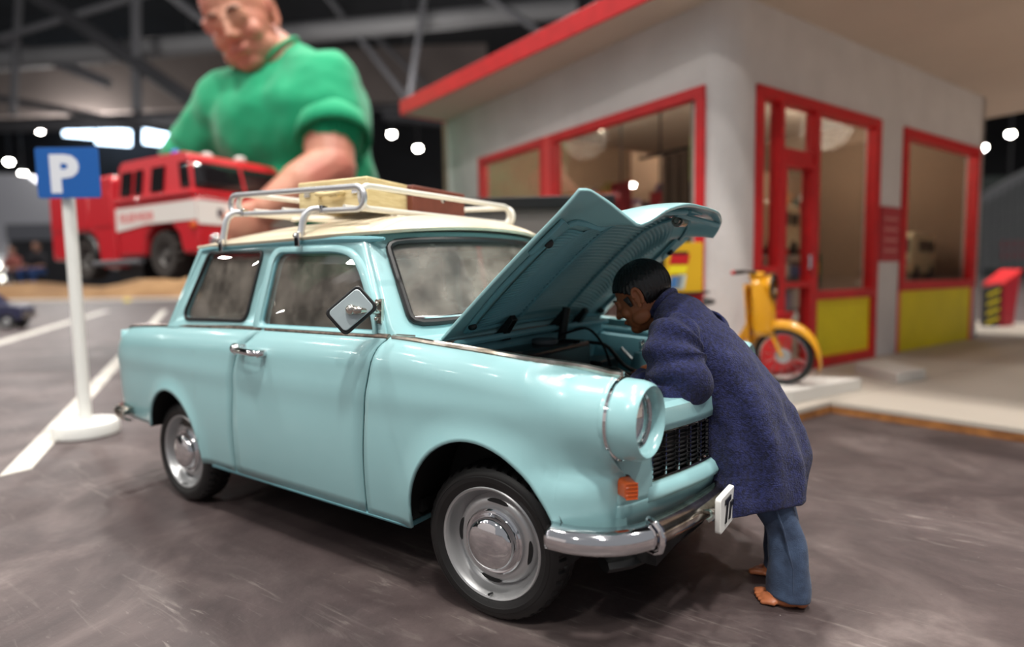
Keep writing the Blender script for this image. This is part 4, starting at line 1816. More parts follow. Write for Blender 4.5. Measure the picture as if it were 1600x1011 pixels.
# glowing strips added under the shop ceiling to brighten the dark interior
for x, y, sl in ((2.0, 1.6, 'added fill light strip above the shop door area'), (4.4, 1.4, 'added fill light strip inside above the right-hand front window'), (1.6, 3.8, 'added fill light strip inside above the small side window')):
    p = KM @ Vector((x, y, 3.5))
    t = thing('fill_strip', sl, 'lamp', p, 'added fill light strips under the shop ceiling')
    g = G()
    kbox(g, x - .4, x + .4, y - .06, y + .06, 3.55, 3.735)
    build(g, 'housing', M_WHITEP, t, M=KM, smooth=0)
    g = G()
    g.tube([(x - .38, y, 3.52), (x + .38, y, 3.52)], .03, 8)
    build(g, 'tube', mat('fill_strip_glow', (255, 240, 220), .5, emit=6), t, M=KM)
    d = bpy.data.lights.new('shop_fill_light', 'POINT')
    d.energy = 2.4
    d.shadow_soft_size = .06
    d.color = (1, .93, .84)
    o = bpy.data.objects.new('shop_fill_light', d)
    COL.objects.link(o)
    o.location = (p - ZZ * .12) * S


def van(name, label, Mx, colour, sc):
    """small cream minibus"""
    base = Mx @ Vector((0, 0, 0))
    t = thing(name, label, 'model van', base)
    mm = mat('van_' + str(colour[0]), colour, .35, coat=.3)
    prof = rpoly([(-.62, .10), (.62, .10), (.66, .30), (.60, .66), (.50, .70), (-.60, .70), (-.64, .40)], .08, 5)
    g = G()
    g.prism([(a, -.24, b) for a, b in prof], (0, .48, 0))
    bo = build(g, 'body', mm, t, M=Mx, bevel=.03, bseg=3)
    for a in (-.42, -.12, .18):
        for s_ in (-1, 1):
            g = G()
            g.prism([(a - .11, s_ * .242, .42), (a + .13, s_ * .242, .42), (a + .13, s_ * .242, .58), (a - .11, s_ * .242, .58)], (0, s_ * .006, 0))
            build(g, 'side_window', M_BLACK, bo, M=Mx)
    g = G()
    g.prism([(.638, -.20, .40), (.638, .20, .40), (.612, .19, .60), (.612, -.19, .60)], (.012, 0, .002))
    build(g, 'windscreen', M_BLACK, bo, M=Mx)
    for a in (-.40, .40):
        for s_ in (-1, 1):
            g = G()
            g.lathe([(0, -.03), (.10, -.03), (.11, -.02), (.11, .02), (.10, .03), (0, .03)], (a, s_ * .22, .11), (0, s_, 0), 20)
            build(g, 'wheel', M_RUBBER, t, M=Mx)
    for s_ in (-1, 1):
        g = G()
        g.ell((.655, s_ * .16, .27), (.012, .035, .035))
        build(g, 'headlamp', M_CHROME, t, M=Mx)
    return t


for (x, y, z, a, lab) in ((5.25, .60, 1.02, 188, 'cream model minibus added to stand for a reflection in the right-hand front window'),
                          (2.55, 1.25, 1.38, 190, 'cream model minibus added to stand for a reflection in the shop window beside the door')):
    Mx = KM @ Matrix.Translation((x, y, z)) @ Matrix.Rotation(radians(a), 4, 'Z')
    van('reflection_van', lab, Mx, (222, 206, 170), 1)  # added inside the shop in place of a van mirrored in the panes
    g = G()
    kbox(g, x - .75, x + .75, y - .35, y + .35, ZF + .05, z)
    t = kt('display_table', 'low brown display table under the minibus behind the %s' % ('right-hand window' if x > 3 else 'door-side window'), 'table', (x, y, ZF))
    g2 = G()
    kbox(g2, x - .75, x + .75, y - .36, y + .36, z - .06, z)
    build(g2, 'table_top', mat('table_white', (206, 198, 188), .5), t, M=KM, bevel=.005)
    for sx in (-1, 1):
        for s2 in (-1, 1):
            g3 = G()
            kbox(g3, x + sx * .68 - .03, x + sx * .68 + .03, y + s2 * .30 - .03, y + s2 * .30 + .03, ZF + .05, z - .06)
            build(g3, 'leg', mat('counter_brown', (96, 60, 50), .6), t, M=KM)
for (x, y, z, r, c, lab) in ((4.55, .42, 1.02, .08, (236, 96, 70), 'small orange-red ball on the sill of the right-hand window'),
                            (2.45, .96, 1.38, .05, (226, 70, 50), 'small red ball left on the table by the door'),
                            (2.62, .98, 1.38, .045, (226, 70, 50), 'small red ball right on the table by the door')):
    p = KM @ Vector((x, y, z + r))
    g = G()
    g.ell(p, r, 16, 10)
    build(g, 'ball', mat('ball_%d' % c[0], c, .4), loc=(p.x, p.y, p.z - r), label=lab, cat='ball')

# ================================================================ DISPLAY BASE
M_BASE = mat('beige_base_paint', (186, 176, 164), .7, var=.06, vscale=8)
M_PLY = mat('raw_plywood_edge', (170, 112, 58), .7, rgb2=(120, 74, 38), vscale=40)
M_STONE = mat('pale_kerb_paint', (206, 202, 196), .7, var=.07, vscale=12)
Dv = Vector((cos(KA), sin(KA), 0))
Lv = Vector((-sin(KA), cos(KA), 0))
K0 = Vector((.585, 3.27, 0))
dR = Vector((cos(radians(-15)), sin(radians(-15)), 0))


def plat(pts, z0, z1, name, m, label, edge=None):
    c = sum((Vector(p) for p in pts), Vector()) / len(pts)
    t = thing(name, label, 'display base' if edge else 'slab', (c.x, c.y, z0))
    if edge:
        g = G()
        g.prism([Vector((p[0], p[1], z0)) for p in pts], (0, 0, edge))
        build(g, 'plywood_edge', M_PLY, t, smooth=0)
    g = G()
    g.prism([Vector((p[0], p[1], z0 + (edge or 0))) for p in pts], (0, 0, z1 - z0 - (edge or 0)))
    build(g, 'painted_top', m, t, smooth=0, bevel=.006)
    return t


plat([K0, K0 + dR * 7, K0 + dR * 7 + Dv * 10, K0 + Dv * 10 - dR * .0], 0, .098, 'forecourt_board', M_BASE, 'beige board with raw wooden edge carrying the shop forecourt', .055)
K1 = K0 - dR * .004
plat([K1 + Dv * 10, K1 - Dv * 1.2, K1 - Dv * 1.2 + Lv * 5, K1 + Lv * 5 + Dv * 10], 0, .098, 'forecourt_board', M_BASE, 'beige board under the shop building, behind the model car', .055)
# raised pavement the moped stands on, and the doorstep block
plat([Vector((.345, 2.99, 0)), Vector((.75, 3.93, 0)), Vector((-.45, 4.32, 0)) - Lv * .0 + Vector((.05, -.75, 0)), Vector((-1.6, 3.6, 0)), Vector((-1.9, 2.95, 0)), Vector((-.2, 2.38, 0))], .098, .205, 'pavement_slab', M_STONE, 'raised pale pavement slab under the yellow moped')
plat([Vector((.60, 4.98, 0)), Vector((1.0, 4.42, 0)), Vector((1.22, 4.86, 0)), Vector((.86, 5.40, 0))], .098, .20, 'step_block', M_STONE, 'loose pale block lying in front of the first yellow panel')

# ================================================================ MOPED
mf = (RH * cos(radians(38)) - FH * sin(radians(38))).normalized()
ms = ZZ.cross(mf)
MW = Vector((.215, 3.262, .205))
MM = Matrix(((mf.x, ms.x, 0, MW.x), (mf.y, ms.y, 0, MW.y), (0, 0, 1, MW.z), (0, 0, 0, 1)))
moped = thing('moped', 'yellow model moped with black tyre and deep front mudguard behind the coat figure', 'moped', MW)
M_MOP = mat('moped_yellow', (222, 156, 20), .28, coat=.6)


def mp(g, name, m, parent=None, **k):
    return build(g, name, m, parent or moped, M=MM, **k)


for x0 in (0, -1.20):
    g = G()
    R_ = .245
    g.lathe([(R_ - .05, -.02), (R_ - .03, -.03), (R_ - .008, -.024), (R_, 0), (R_ - .008, .024), (R_ - .03, .03), (R_ - .05, .02)], (x0, 0, R_), (0, 1, 0), 64, closed=True)
    w = mp(g, 'wheel', M_RUBBER)
    g = G()
    g.lathe([(R_ - .055, -.02), (R_ - .048, -.018), (R_ - .048, .018), (R_ - .055, .02), (R_ - .062, .0)], (x0, 0, R_), (0, 1, 0), 48, closed=True)
    mp(g, 'rim', M_CHROME, w)
    g = G()
    for k in range(24):
        a = 2 * pi * k / 24
        b = a + (.5 if k % 2 else -.5)
        g.tube([(x0 + cos(b) * .05, .015 * (1 if k % 2 else -1), R_ + sin(b) * .05), (x0 + cos(a) * (R_ - .056), 0, R_ + sin(a) * (R_ - .056))], .0022, 4)
    mp(g, 'spokes', M_CHROME, w, kind='stuff')
    g = G()
    g.lathe([(0, -.035), (.05, -.03), (.062, -.012), (.062, .012), (.05, .03), (0, .035)], (x0, 0, R_), (0, 1, 0), 24)
    mp(g, 'hub', M_SILVER, w)


# front mudguard: deep yellow shell
def mud(u, v):
    a = radians(lerp(-12, 172, u))
    R2 = .285 + .02 * sin(pi * u)
    q = (v - .5) * 2
    w = .062 * (1 - .35 * (1 - u) ** 2)
    return Vector((R2 * cos(a) * 1.02 - (abs(q) ** 3) * 0, w * math.copysign(abs(q) ** .8, q) if q else 0, .255 + R2 * sin(a) - .075 * abs(q) ** 3 * (1 if sin(a) > 0 else .3) - (.05 * (1 - u) ** 3)))


g = G()
g.grid(mud, 36, 12)
mp(g, 'front_mudguard', M_MOP, solid=.006)
g = G()
for s_ in (-1, 1):
    g.tube([(0, s_ * .045, .245), (-.10, s_ * .045, .45), (-.17, s_ * .03, .60)], .012, 8)
mp(g, 'fork', M_MOP)
# steering head cover / leg shield
g = G()


def shield(u, v):
    a = pi * (u - .5)
    z = lerp(.42, .90, v)
    w = lerp(.15, .13, v) + .02 * sin(pi * v)
    xx = lerp(-.20, -.235, v)
    return Vector((xx + cos(a) * w * .9, sin(a) * w, z))


g.grid(shield, 18, 10)
mp(g, 'leg_shield', M_MOP, solid=.008)
g = G()
g.grid(lambda u, v: Vector((lerp(-.24, -.30, v) - .02 * sin(pi * u), lerp(-.17, .17, u) * (1 - .25 * v), lerp(.28, .86, v))), 10, 6)
mp(g, 'shield_plate', M_MOP, solid=.01)
g = G()
g.lathe([(0, -.10), (.06, -.09), (.095, -.04), (.102, .0), (.100, .012)], (-.09, 0, .835), (1, 0, .05), 28)
hl = mp(g, 'headlamp', M_MOP)
g = G()
g.lathe([(.104, .0), (.106, .02), (.088, .024), (.088, .01)], (-.09, 0, .835), (1, 0, .05), 28, closed=True)
mp(g, 'lamp_rim', M_BLACK, hl)
g = G()
g.lathe([(.088, .016), (.06, .03), (0, .034)], (-.09, 0, .835), (1, 0, .05), 24)
mp(g, 'lamp_glass', M_LENS, hl)
g = G()
g.box((-.22, 0, .93), (.12, .10, .07))
mp(g, 'handlebar_cover', M_MOP, bevel=.02, bseg=3)
g = G()
g.tube(spline([(-.33, -.26, .96), (-.28, -.14, .97), (-.22, 0, .945), (-.28, .14, .97), (-.33, .26, .96)], 20), .012, 8)
hb = mp(g, 'handlebar', M_BLACK)
for s_ in (-1, 1):
    g = G()
    g.tube([(-.335, s_ * .27, .96), (-.29, s_ * .17, .967)], .018, 8)
    mp(g, 'grip', M_BLACK, hb)
    g = G()
    g.ell((-.34, s_ * .285, .96), .018)
    mp(g, 'grip_end', M_RED, hb)
g = G()
g.tube(spline([(-.22, 0, .60), (-.40, 0, .34), (-.62, 0, .32), (-.85, 0, .45), (-1.1, 0, .5)], 16), .04, 10)
mp(g, 'frame_tube', M_MOP)
g = G()
g.ell((-1.08, 0, .46), (.32, .10, .18), 24, 14)
mp(g, 'rear_cowl', M_MOP)
g = G()
g.ell((-.92, 0, .70), (.34, .12, .055), 24, 12)
mp(g, 'saddle', M_BLACK)
g = G()
g.box((-.62, 0, .25), (.22, .14, .16))
g.cyl((-.62, -.09, .25), (-.62, .09, .25), .07)
mp(g, 'engine_block', M_SILVER, bevel=.02)
g = G()
g.tube([(-.60, .10, .2), (-.64, .16, .02), (-.64, .16, .0)], .010, 6)
g.tube([(-.60, -.10, .2), (-.64, -.16, .02), (-.64, -.16, .0)], .010, 6)
mp(g, 'centre_stand', M_BLACK)

# red box behind the moped
c = Vector((-.02, 4.05, .205))
t = thing('toolbox', 'small red box standing behind the moped by the door', 'box', c)
g = G()
g.box(c + Vector((0, 0, .27)), (.34, .2, .54), Matrix.Rotation(KA, 3, 'Z'))
build(g, 'case', M_RED, t, bevel=.02)
g = G()
g.box(c + Vector((0, 0, .555)), (.36, .22, .03), Matrix.Rotation(KA, 3, 'Z'))
build(g, 'lid', M_RED, t, bevel=.008)

# ================================================================ yellow board, bench behind the bonnet
c = Vector((-.49, 2.80, .205))
t = thing('poster_stand', 'yellow poster board with red and blue print behind the open bonnet', 'poster', c)
R3 = Matrix.Rotation(radians(37), 3, 'Z')


def ps(x, y, z):
    return c + R3 @ Vector((x, y, z))


g = G()
g.prism([ps(-.16, 0, .80), ps(.16, 0, .80), ps(.16, 0, 1.22), ps(-.16, 0, 1.22)], R3 @ Vector((0, .03, 0)))
bdp = build(g, 'board', mat('poster_yellow', (226, 176, 24), .55), t, smooth=0, bevel=.004)
for (x0, x1, z0, z1, m) in ((-.13, .03, 1.04, 1.12, M_RED), (-.14, .01, .96, 1.03, mat('sign_yellow2', (246, 226, 30), .5)), (-.13, -.03, .84, .94, mat('poster_blue', (70, 120, 176), .5)), (-.07, .0, .83, .95, mat('poster_pale', (200, 206, 196), .5)), (-.12, .02, 1.12, 1.145, M_BLACK)):
    g = G()
    g.prism([ps(x0, -.002, z0), ps(x1, -.002, z0), ps(x1 + .02, -.002, z1), ps(x0 + .02, -.002, z1)], R3 @ Vector((0, -.003, 0)))
    build(g, 'print_patch', m, bdp, smooth=0)
g = G()
g.prism([ps(-.23, .02, 0), ps(-.16, .02, 0), ps(-.16, .02, 1.22), ps(-.23, .02, 1.22)], R3 @ Vector((0, .05, 0)))
build(g, 'black_post', M_BLACK, t, smooth=0)
g = G()
g.prism([ps(-.16, .0, .0), ps(.16, .0, 0), ps(.16, .0, .78), ps(-.16, .0, .78)], R3 @ Vector((0, .05, 0)))
build(g, 'red_base', M_RED, t, smooth=0, bevel=.004)
g = G()
g.prism([ps(-.22, -.05, .775), ps(.20, -.05, .79), ps(.20, .08, .79), ps(-.22, .08, .775)], (0, 0, .02))
build(g, 'black_shelf', M_BLACK, t, smooth=0)

bc = W_(720, 500, 4.7)
bc.z = 0
t = thing('bench', 'grey workbench with a black top between the car and the shop side window', 'table', bc)
bd_ = (RH * .98 - FH * .06).normalized()
bn = Vector((-bd_.y, bd_.x, 0))
B0 = W_(640, 316, 4.7)
B0.z = 0


def bb(a0, a1, n0, n1, z0, z1, name, m, **k):
    g = G()
    P_ = [B0 + bd_ * a0 + bn * n0, B0 + bd_ * a1 + bn * n0, B0 + bd_ * a1 + bn * n1, B0 + bd_ * a0 + bn * n1]
    g.prism([p + ZZ * z0 for p in P_], (0, 0, z1 - z0))
    return build(g, name, m, t, smooth=0, **k)


bb(0, 1.6, 0, .5, 1.69, 1.78, 'bench_top', M_BLACK, bevel=.006)
bb(.03, 1.57, .04, .46, 1.38, 1.69, 'drawer_box', mat('bench_grey', (112, 106, 102), .6))
bb(.05, .9, .08, .42, .0, 1.38, 'lower_cabinet', mat('bench_dark', (44, 42, 42), .7))
for a in (1.0, 1.48):
    bb(a, a + .06, .06, .12, 0, 1.38, 'leg', M_BLACK)
    bb(a, a + .06, .38, .44, 0, 1.38, 'leg', M_BLACK)

# ================================================================ right-hand distance
c = Vector((2.12, 11.9, .098))
t = thing('barrier', 'short black and yellow striped barrier right of the shop', 'barrier', c)
g = G()
g.prism([c, c + RH * .22, c + RH * .26 + ZZ * .78, c + ZZ * .72], FH * .15)
bp_ = build(g, 'post', mat('barrier_black', (30, 28, 26), .6), t, smooth=0)
for k in range(4):
    g = G()
    z = .04 + k * .17
    g.prism([c - FH * .004 + ZZ * z, c - FH * .004 + RH * .225 + ZZ * (z + .1), c - FH * .004 + RH * .23 + ZZ * (z + .16), c - FH * .004 + ZZ * (z + .06)], -FH * .004)
    build(g, 'yellow_stripe', M_YEL, bp_, smooth=0)
c = c + RH * .30
t = thing('crate', 'dark red crate beside the striped barrier', 'crate', c)
g = G()
g.prism([c, c + RH * .38 + FH * .2, c + RH * .46 + FH * .2 + ZZ * .95, c + ZZ * .72], FH * .5)
build(g, 'body', mat('crimson', (170, 20, 40), .55), t, smooth=0)
g = G()
g.prism([c + ZZ * .74, c + RH * .46 + FH * .2 + ZZ * .96, c + RH * .50 + FH * .2 + ZZ * 1.06, c + ZZ * .80], FH * .5)
build(g, 'lid', M_RED, t, smooth=0)
# ================================================================ ORGANIC HELPERS
def capsule(g, a, b, r0, r1, n=14, flat=1.0, up=None):
    a, b = Vector(a), Vector(b)
    g.tube([a, b], [r0, r1], n, flat=flat, up=up)
    g.ell(a, r0, n, 8)
    g.ell(b, r1, n, 8)


def loft(g, secs, n=24):
    """secs: (centre, right half-vector, front half-vector[, power])"""
    vs = []
    for s_ in secs:
        c, a, b = Vector(s_[0]), Vector(s_[1]), Vector(s_[2])
        for k in range(n):
            t = 2 * pi * k / n
            vs.append(c + a * cos(t) + b * sin(t))
    fs = [(i * n + k, i * n + (k + 1) % n, (i + 1) * n + (k + 1) % n, (i + 1) * n + k) for i in range(len(secs) - 1) for k in range(n)]
    fs += [tuple(range(n - 1, -1, -1)), tuple((len(secs) - 1) * n + k for k in range(n))]
    return g.add(vs, fs)


def sm_secs(secs, k=5):
    out = []
    m = len(secs)
    L = [i for i in range(m)]
    for i in range((m - 1) * k + 1):
        t = i / k
        o = []
        for j in range(3):
            o.append(Vector([CR(t, [(q, Vector(secs[q][j])[c]) for q in L]) for c in range(3)]))
        out.append(o)
    return out


def head_geo(g, c, f, u, sc, jaw=1.0):
    """head of overall height 2.0*sc*~.12; c cranium centre, f face direction, u up"""
    f, u = Vector(f).normalized(), Vector(u).normalized()
    r = f.cross(u).normalized()
    u = r.cross(f).normalized()
    B = Matrix((r, f, u)).transposed()

    def P(a, b, d):
        return c + B @ Vector((a, b, d)) * sc
    def E(p, rr, rot=None):
        g.ell(P(*p), [q * sc for q in rr], 20, 14, B)
    E((0, -.01, .015), (.076, .096, .088))
    E((0, .015, -.03), (.068, .078, .080))
    E((0, .03, -.075), (.055 * jaw, .058, .058))
    E((0, .060, -.108), (.030 * jaw, .028, .022))      # chin
    E((0, .078, -.012), (.050, .018, .030))      # brow/forehead
    for s_ in (-1, 1):
        E((s_ * .038, .062, -.048), (.022, .024, .024))   # cheeks
        E((s_ * .052, .018, -.085), (.016 * jaw, .035, .028))   # jaw corner
        E((s_ * .028, .083, .002), (.020, .010, .007))     # brow ridge
    # nose
    for (b, d, w, q, e) in ((.092, -.012, .009, .012, .014), (.100, -.028, .010, .013, .014), (.107, -.042, .012, .014, .011)):
        E((0, b, d), (w, q, e))
    for s_ in (-1, 1):
        E((s_ * .011, .098, -.046), (.008, .010, .007))
    E((0, .089, -.072), (.022, .010, .0055))
    E((0, .086, -.082), (.020, .010, .006))
    return P, B, r, f, u


def ear_geo(g, P, B, side, sc):
    base = Vector((side * .074, -.005, -.025))
    pts = []
    for k in range(15):
        a = radians(-70 + 250 * k / 14)
        pts.append(P(base.x + side * (.010 + .003 * sin(a)), base.y - .016 * cos(a) * .9 - .004, base.z + .030 * sin(a) + .004))
    g.tube(pts, .0062 * sc, 8)
    g.ell(P(base.x + side * .004, base.y - .002, base.z), (.007 * sc, .018 * sc, .028 * sc), 12, 8, B)
    g.ell(P(base.x + side * .006, base.y + .004, base.z - .028), (.006 * sc, .009 * sc, .010 * sc), 10, 8, B)


def hand_geo(g, w, d, n, sc, side=1, curl=(.5, .7, .6), spread=.16):
    """hand from wrist w along d, palm normal n (towards what it holds); side=+1 puts the thumb on +(d x n)"""
    w, d, n = Vector(w), Vector(d).normalized(), Vector(n).normalized()
    n = (n - d * n.dot(d)).normalized()
    t = d.cross(n) * side
    palm = w + d * .050 * sc
    Bm = Matrix((t, d, n)).transposed()
    g.ell(palm, (.040 * sc, .055 * sc, .015 * sc), 16, 12, Bm)
    g.ell(w + d * .012 * sc, (.028 * sc, .03 * sc, .019 * sc), 14, 10, Bm)
    g.ell(w + d * .03 * sc + t * .026 * sc + n * .006 * sc, (.018 * sc, .028 * sc, .016 * sc), 12, 8, Bm)
    L = [.078, .088, .082, .064]
    for k in range(4):
        off = (.030 - .020 * k)
        p = w + d * (.088 - .004 * abs(k - 1.3)) * sc + t * off * sc
        dd = (d + t * spread * (off / .03) * .6).normalized()
        ang = 0
        r = (.0092 - .0007 * (k == 3)) * sc
        for j, fr in enumerate((.45, .30, .25)):
            ang += curl[j]
            v = dd * cos(ang) + n * sin(ang)
            q = p + v * L[k] * fr * sc
            capsule(g, p, q, r * (1 - .08 * j), r * (1 - .08 * (j + 1)), 10)
            p = q
    p = w + d * .028 * sc + t * .034 * sc
    v = (d * .75 + t * .65 + n * .3).normalized()
    for j, l in enumerate((.036, .030, .024)):
        q = p + v * l * sc
        capsule(g, p, q, (.0125 - .001 * j) * sc, (.0115 - .001 * j) * sc, 10)
        p = q
        v = (v + n * .35 - t * .15).normalized()


def foot_geo(g, heel, d, sc, side=1, lean=0):
    """bare foot: heel point on the floor, direction d; side=+1 big toe on the left of d"""
    d = Vector(d).normalized()
    t = ZZ.cross(d) * side * 1.45
    H_ = Vector(heel)
    B = Matrix((t, d, ZZ)).transposed()
    g.ell(H_ + d * .03 * sc + ZZ * .032 * sc, (.030 * sc, .036 * sc, .032 * sc), 16, 10, B)
    g.ell(H_ + d * .10 * sc + ZZ * .036 * sc, (.036 * sc, .085 * sc, .044 * sc), 18, 12, B)
    g.ell(H_ + d * .155 * sc + ZZ * .022 * sc, (.042 * sc, .055 * sc, .021 * sc), 18, 12, B)
    g.ell(H_ + d * .03 * sc + ZZ * .085 * sc, (.030 * sc, .035 * sc, .06 * sc), 16, 10, B)
    for k in range(5):
        off = .030 - .0165 * k
        L_ = (.228, .228, .220, .210, .198)[k]
        r = (.0180, .0138, .0130, .0124, .0120)[k] * sc
        a = H_ + d * (L_ - .05) * sc + t * off * sc + ZZ * (r + .006 * sc)
        b = H_ + d * (L_ - .022) * sc + t * (off + .002) * sc + ZZ * (r + .005 * sc)
        c = H_ + d * L_ * sc + t * (off + .003) * sc + ZZ * r
        capsule(g, a, b, r, r, 10)
        capsule(g, b, c, r, r * .92, 10)


# ================================================================ THE COAT FIGURE (doll)
doll = thing('doll', 'dark-haired barefoot doll in a navy wool coat and jeans leaning into the engine bay', 'doll', (.80, .08, 0))
M_SKIN = mat('doll_skin', (176, 106, 70), .42, var=.06, vscale=30, spec=.4)
M_COAT = mat('navy_wool', (36, 42, 90), .95, sheen=.08, rgb2=(16, 19, 48), vscale=520, bump=1.0, bscale=1100, bdist=.0008, detail=8)
M_JEAN = mat('blue_denim', (66, 84, 112), .9, sheen=.1, rgb2=(42, 55, 78), vscale=110, bump=.6, bscale=1500, bdist=.0004, detail=8)
M_HAIR = mat('doll_hair', (24, 21, 21), .34, bump=.8, bscale=260, coat=.3, bdist=.0012, stretch=(1, 4, 1))
HC = Vector((.278, .020, 1.088))
hf = Vector((-cos(radians(28)), -.10, -sin(radians(28))))
hu = Vector((-sin(radians(28)), 0, cos(radians(28))))
HS = 1.10
g = G()
P, B, r_, f_, u_ = head_geo(g, HC, hf, hu, HS)
ear_geo(g, P, B, -1, HS)
ear_geo(g, P, B, 1, HS)
# which side faces the camera does not matter: both ears are modelled
capsule(g, P(0, -.035, -.07), (.43, .03, .975), .056, .060)
# torso, arms, legs of the figure under the clothes
capsule(g, (.44, .03, .94), (.57, .05, .78), .085, .095)
capsule(g, (.57, .05, .78), (.70, .07, .60), .095, .11)
for s_, sh, el, wr in ((-1, (.46, -.15, .93), (.545, -.195, .775), (.355, -.135, .765)), (1, (.46, .21, .93), (.40, .27, .78), (.22, .22, .74))):
    capsule(g, sh, el, .055, .045)
    capsule(g, el, wr, .045, .030)
    d = (Vector(wr) - Vector(el)).normalized()
    hand_geo(g, Vector(wr) + d * .01, d + Vector((0, .0, -.9)), (-.6, .1 * s_, -1), .85, side=-s_, curl=(.25, .35, .3))
for hip, knee, ank, heel, fd in (((.72, -.0, .60), (.80, -.01, .33), (.85, -.01, .09), (.905, -.01, 0), (-1, -.16, 0)), ((.72, .15, .60), (.765, .165, .34), (.80, .175, .09), (.850, .175, 0), (-1, -.05, 0))):
    capsule(g, hip, knee, .068, .045)
    capsule(g, knee, ank, .042, .028)
    foot_geo(g, Vector(heel), fd, .72 if heel[1] < .1 else .72, side=-1 if heel[1] < .1 else 1)
body = build(g, 'body', M_SKIN, doll, remesh=.0036, rsm=1, merge=False)
# hair: cap over the cranium with parted comb ridges
g = G()


def haircap(u, v):
    a = 2 * pi * u
    b = pi * v
    dx, dy, dz = cos(a) * sin(b), sin(a) * sin(b), cos(b)
    # hairline: lower at the back, high on the forehead
    ridge = 1 + .016 * sin(a * 40 + 7 * b + 2 * sin(5 * b))
    rx, ry, rz = .083, .106, .097
    p = Vector((dx * rx, dy * ry - .014, dz * rz + .018)) * ridge
    return p


def hairclip(p):
    # p in head space (right, front, up): keep if above the hairline
    if p.y > 0.045:
        return p.z > .022 + (p.y - .045) * .55
    if p.y > -.02:
        return p.z > -.028 + (p.y + .02) * .75
    return p.z > -.085


nu_, nv_ = 140, 56
vs = [haircap(i / nu_, j / nv_) for i in range(nu_) for j in range(nv_ + 1)]
fs = []
for i in range(nu_):
    for j in range(nv_):
        a, b = i * (nv_ + 1) + j, ((i + 1) % nu_) * (nv_ + 1) + j
        q = (a, b, b + 1, a + 1)
        cc = sum((vs[k] for k in q), Vector()) / 4
        if hairclip(cc):
            fs.append(q)
g.add([HC + B @ p * HS for p in vs], fs)
build(g, 'hair', M_HAIR, doll, solid=.016, soff=-1, smooth=70, bevel=0)
for s_ in (-1, 1):
    g = G()
    g.prism([P(s_ * .076, .046, -.005), P(s_ * .080, .024, -.002), P(s_ * .077, .022, -.040), P(s_ * .074, .034, -.042)], B @ Vector((-s_ * .012, 0, 0)))
    build(g, 'sideburn', M_HAIR, doll, bevel=.003)
g = G()
for s_ in (-1, 1):
    g.tube([P(s_ * .012, .094, .006), P(s_ * .028, .092, .011), P(s_ * .044, .078, .004)], [.003, .005, .003], 6)
build(g, 'eyebrows', M_HAIR, doll)
for s_ in (-1, 1):
    g = G()
    g.ell(P(s_ * .029, .080, -.016), (.0115 * HS, .009 * HS, .0065 * HS), 12, 8, B)
    e = build(g, 'eye', mat('eye_white', (226, 220, 212), .3), doll)
    g = G()
    g.ell(P(s_ * .029, .0882, -.017), (.005 * HS, .003 * HS, .005 * HS), 10, 6, B)
    build(g, 'iris', M_BLACK, e)
g = G()
g.tube([P(-.018, .0965, -.077), P(0, .0995, -.076), P(.018, .0965, -.077)], [.002, .0045, .002], 6)
build(g, 'lips', mat('doll_lips', (140, 70, 56), .4), doll)

# coat
cx = Vector((1, 0, 0))


def sec(p, w, fdir, dep):
    """section at p: half width w across (y), half depth dep along fdir"""
    return (Vector(p), Vector((0, w, 0)), Vector(fdir).normalized() * dep)


g = G()
axis1 = (.68, 0, .73)
def cs(bx, bz, fx, fz, y, w):
    return (Vector(((bx + fx) / 2, y, (bz + fz) / 2)), Vector((0, w, 0)), Vector(((bx - fx) / 2, 0, (bz - fz) / 2)))


secs = [cs(.400, 1.090, .345, 1.000, .03, .066),
        cs(.450, 1.080, .350, .950, .03, .115),
        cs(.518, 1.052, .360, .860, .03, .175),
        cs(.630, .955, .400, .760, .035, .190),
        cs(.722, .855, .450, .670, .045, .188),
        cs(.795, .736, .500, .600, .055, .195),
        cs(.845, .613, .535, .500, .065, .205),
        cs(.876, .476, .548, .400, .075, .215),
        cs(.870, .375, .552, .322, .075, .218)]
S2 = sm_secs(secs, 8)
NN = 96
vs = []
for i, (c, a, b) in enumerate(S2):
    q = i / (len(S2) - 1)
    for k in range(NN):
        t = 2 * pi * k / NN
        p = c + a * cos(t) + b * sin(t)
        fold = sst(.35, 1.0, q)
        d = (p - c).normalized()
        amp = .022 * fold * (sin(5 * t + 1.3 + 2.2 * q) * .6 + sin(9 * t + .5 - 3 * q) * .4)
        amp += .010 * mnoise.noise(p * 7 + Vector((3, 1, 2)))
        # diagonal drag folds from hip to hem
        amp += .014 * sst(.15, .5, q) * sin(24 * (p.x * .6 + p.z * .5) + 2 * t)
        hem = (-.012 - .014 * math.exp(-((t - 3.9) / .9) ** 2) + .005 * sin(3 * t)) * sst(.8, 1, q)
        vs.append(p + d * amp + ZZ * hem)
fs = [(i * NN + k, i * NN + (k + 1) % NN, (i + 1) * NN + (k + 1) % NN, (i + 1) * NN + k) for i in range(len(S2) - 1) for k in range(NN)]
g.add(vs, fs)
coat = build(g, 'coat', M_COAT, doll, solid=.014, soff=-1, smooth=90, sub=1, label='navy woollen coat hanging below the hips')


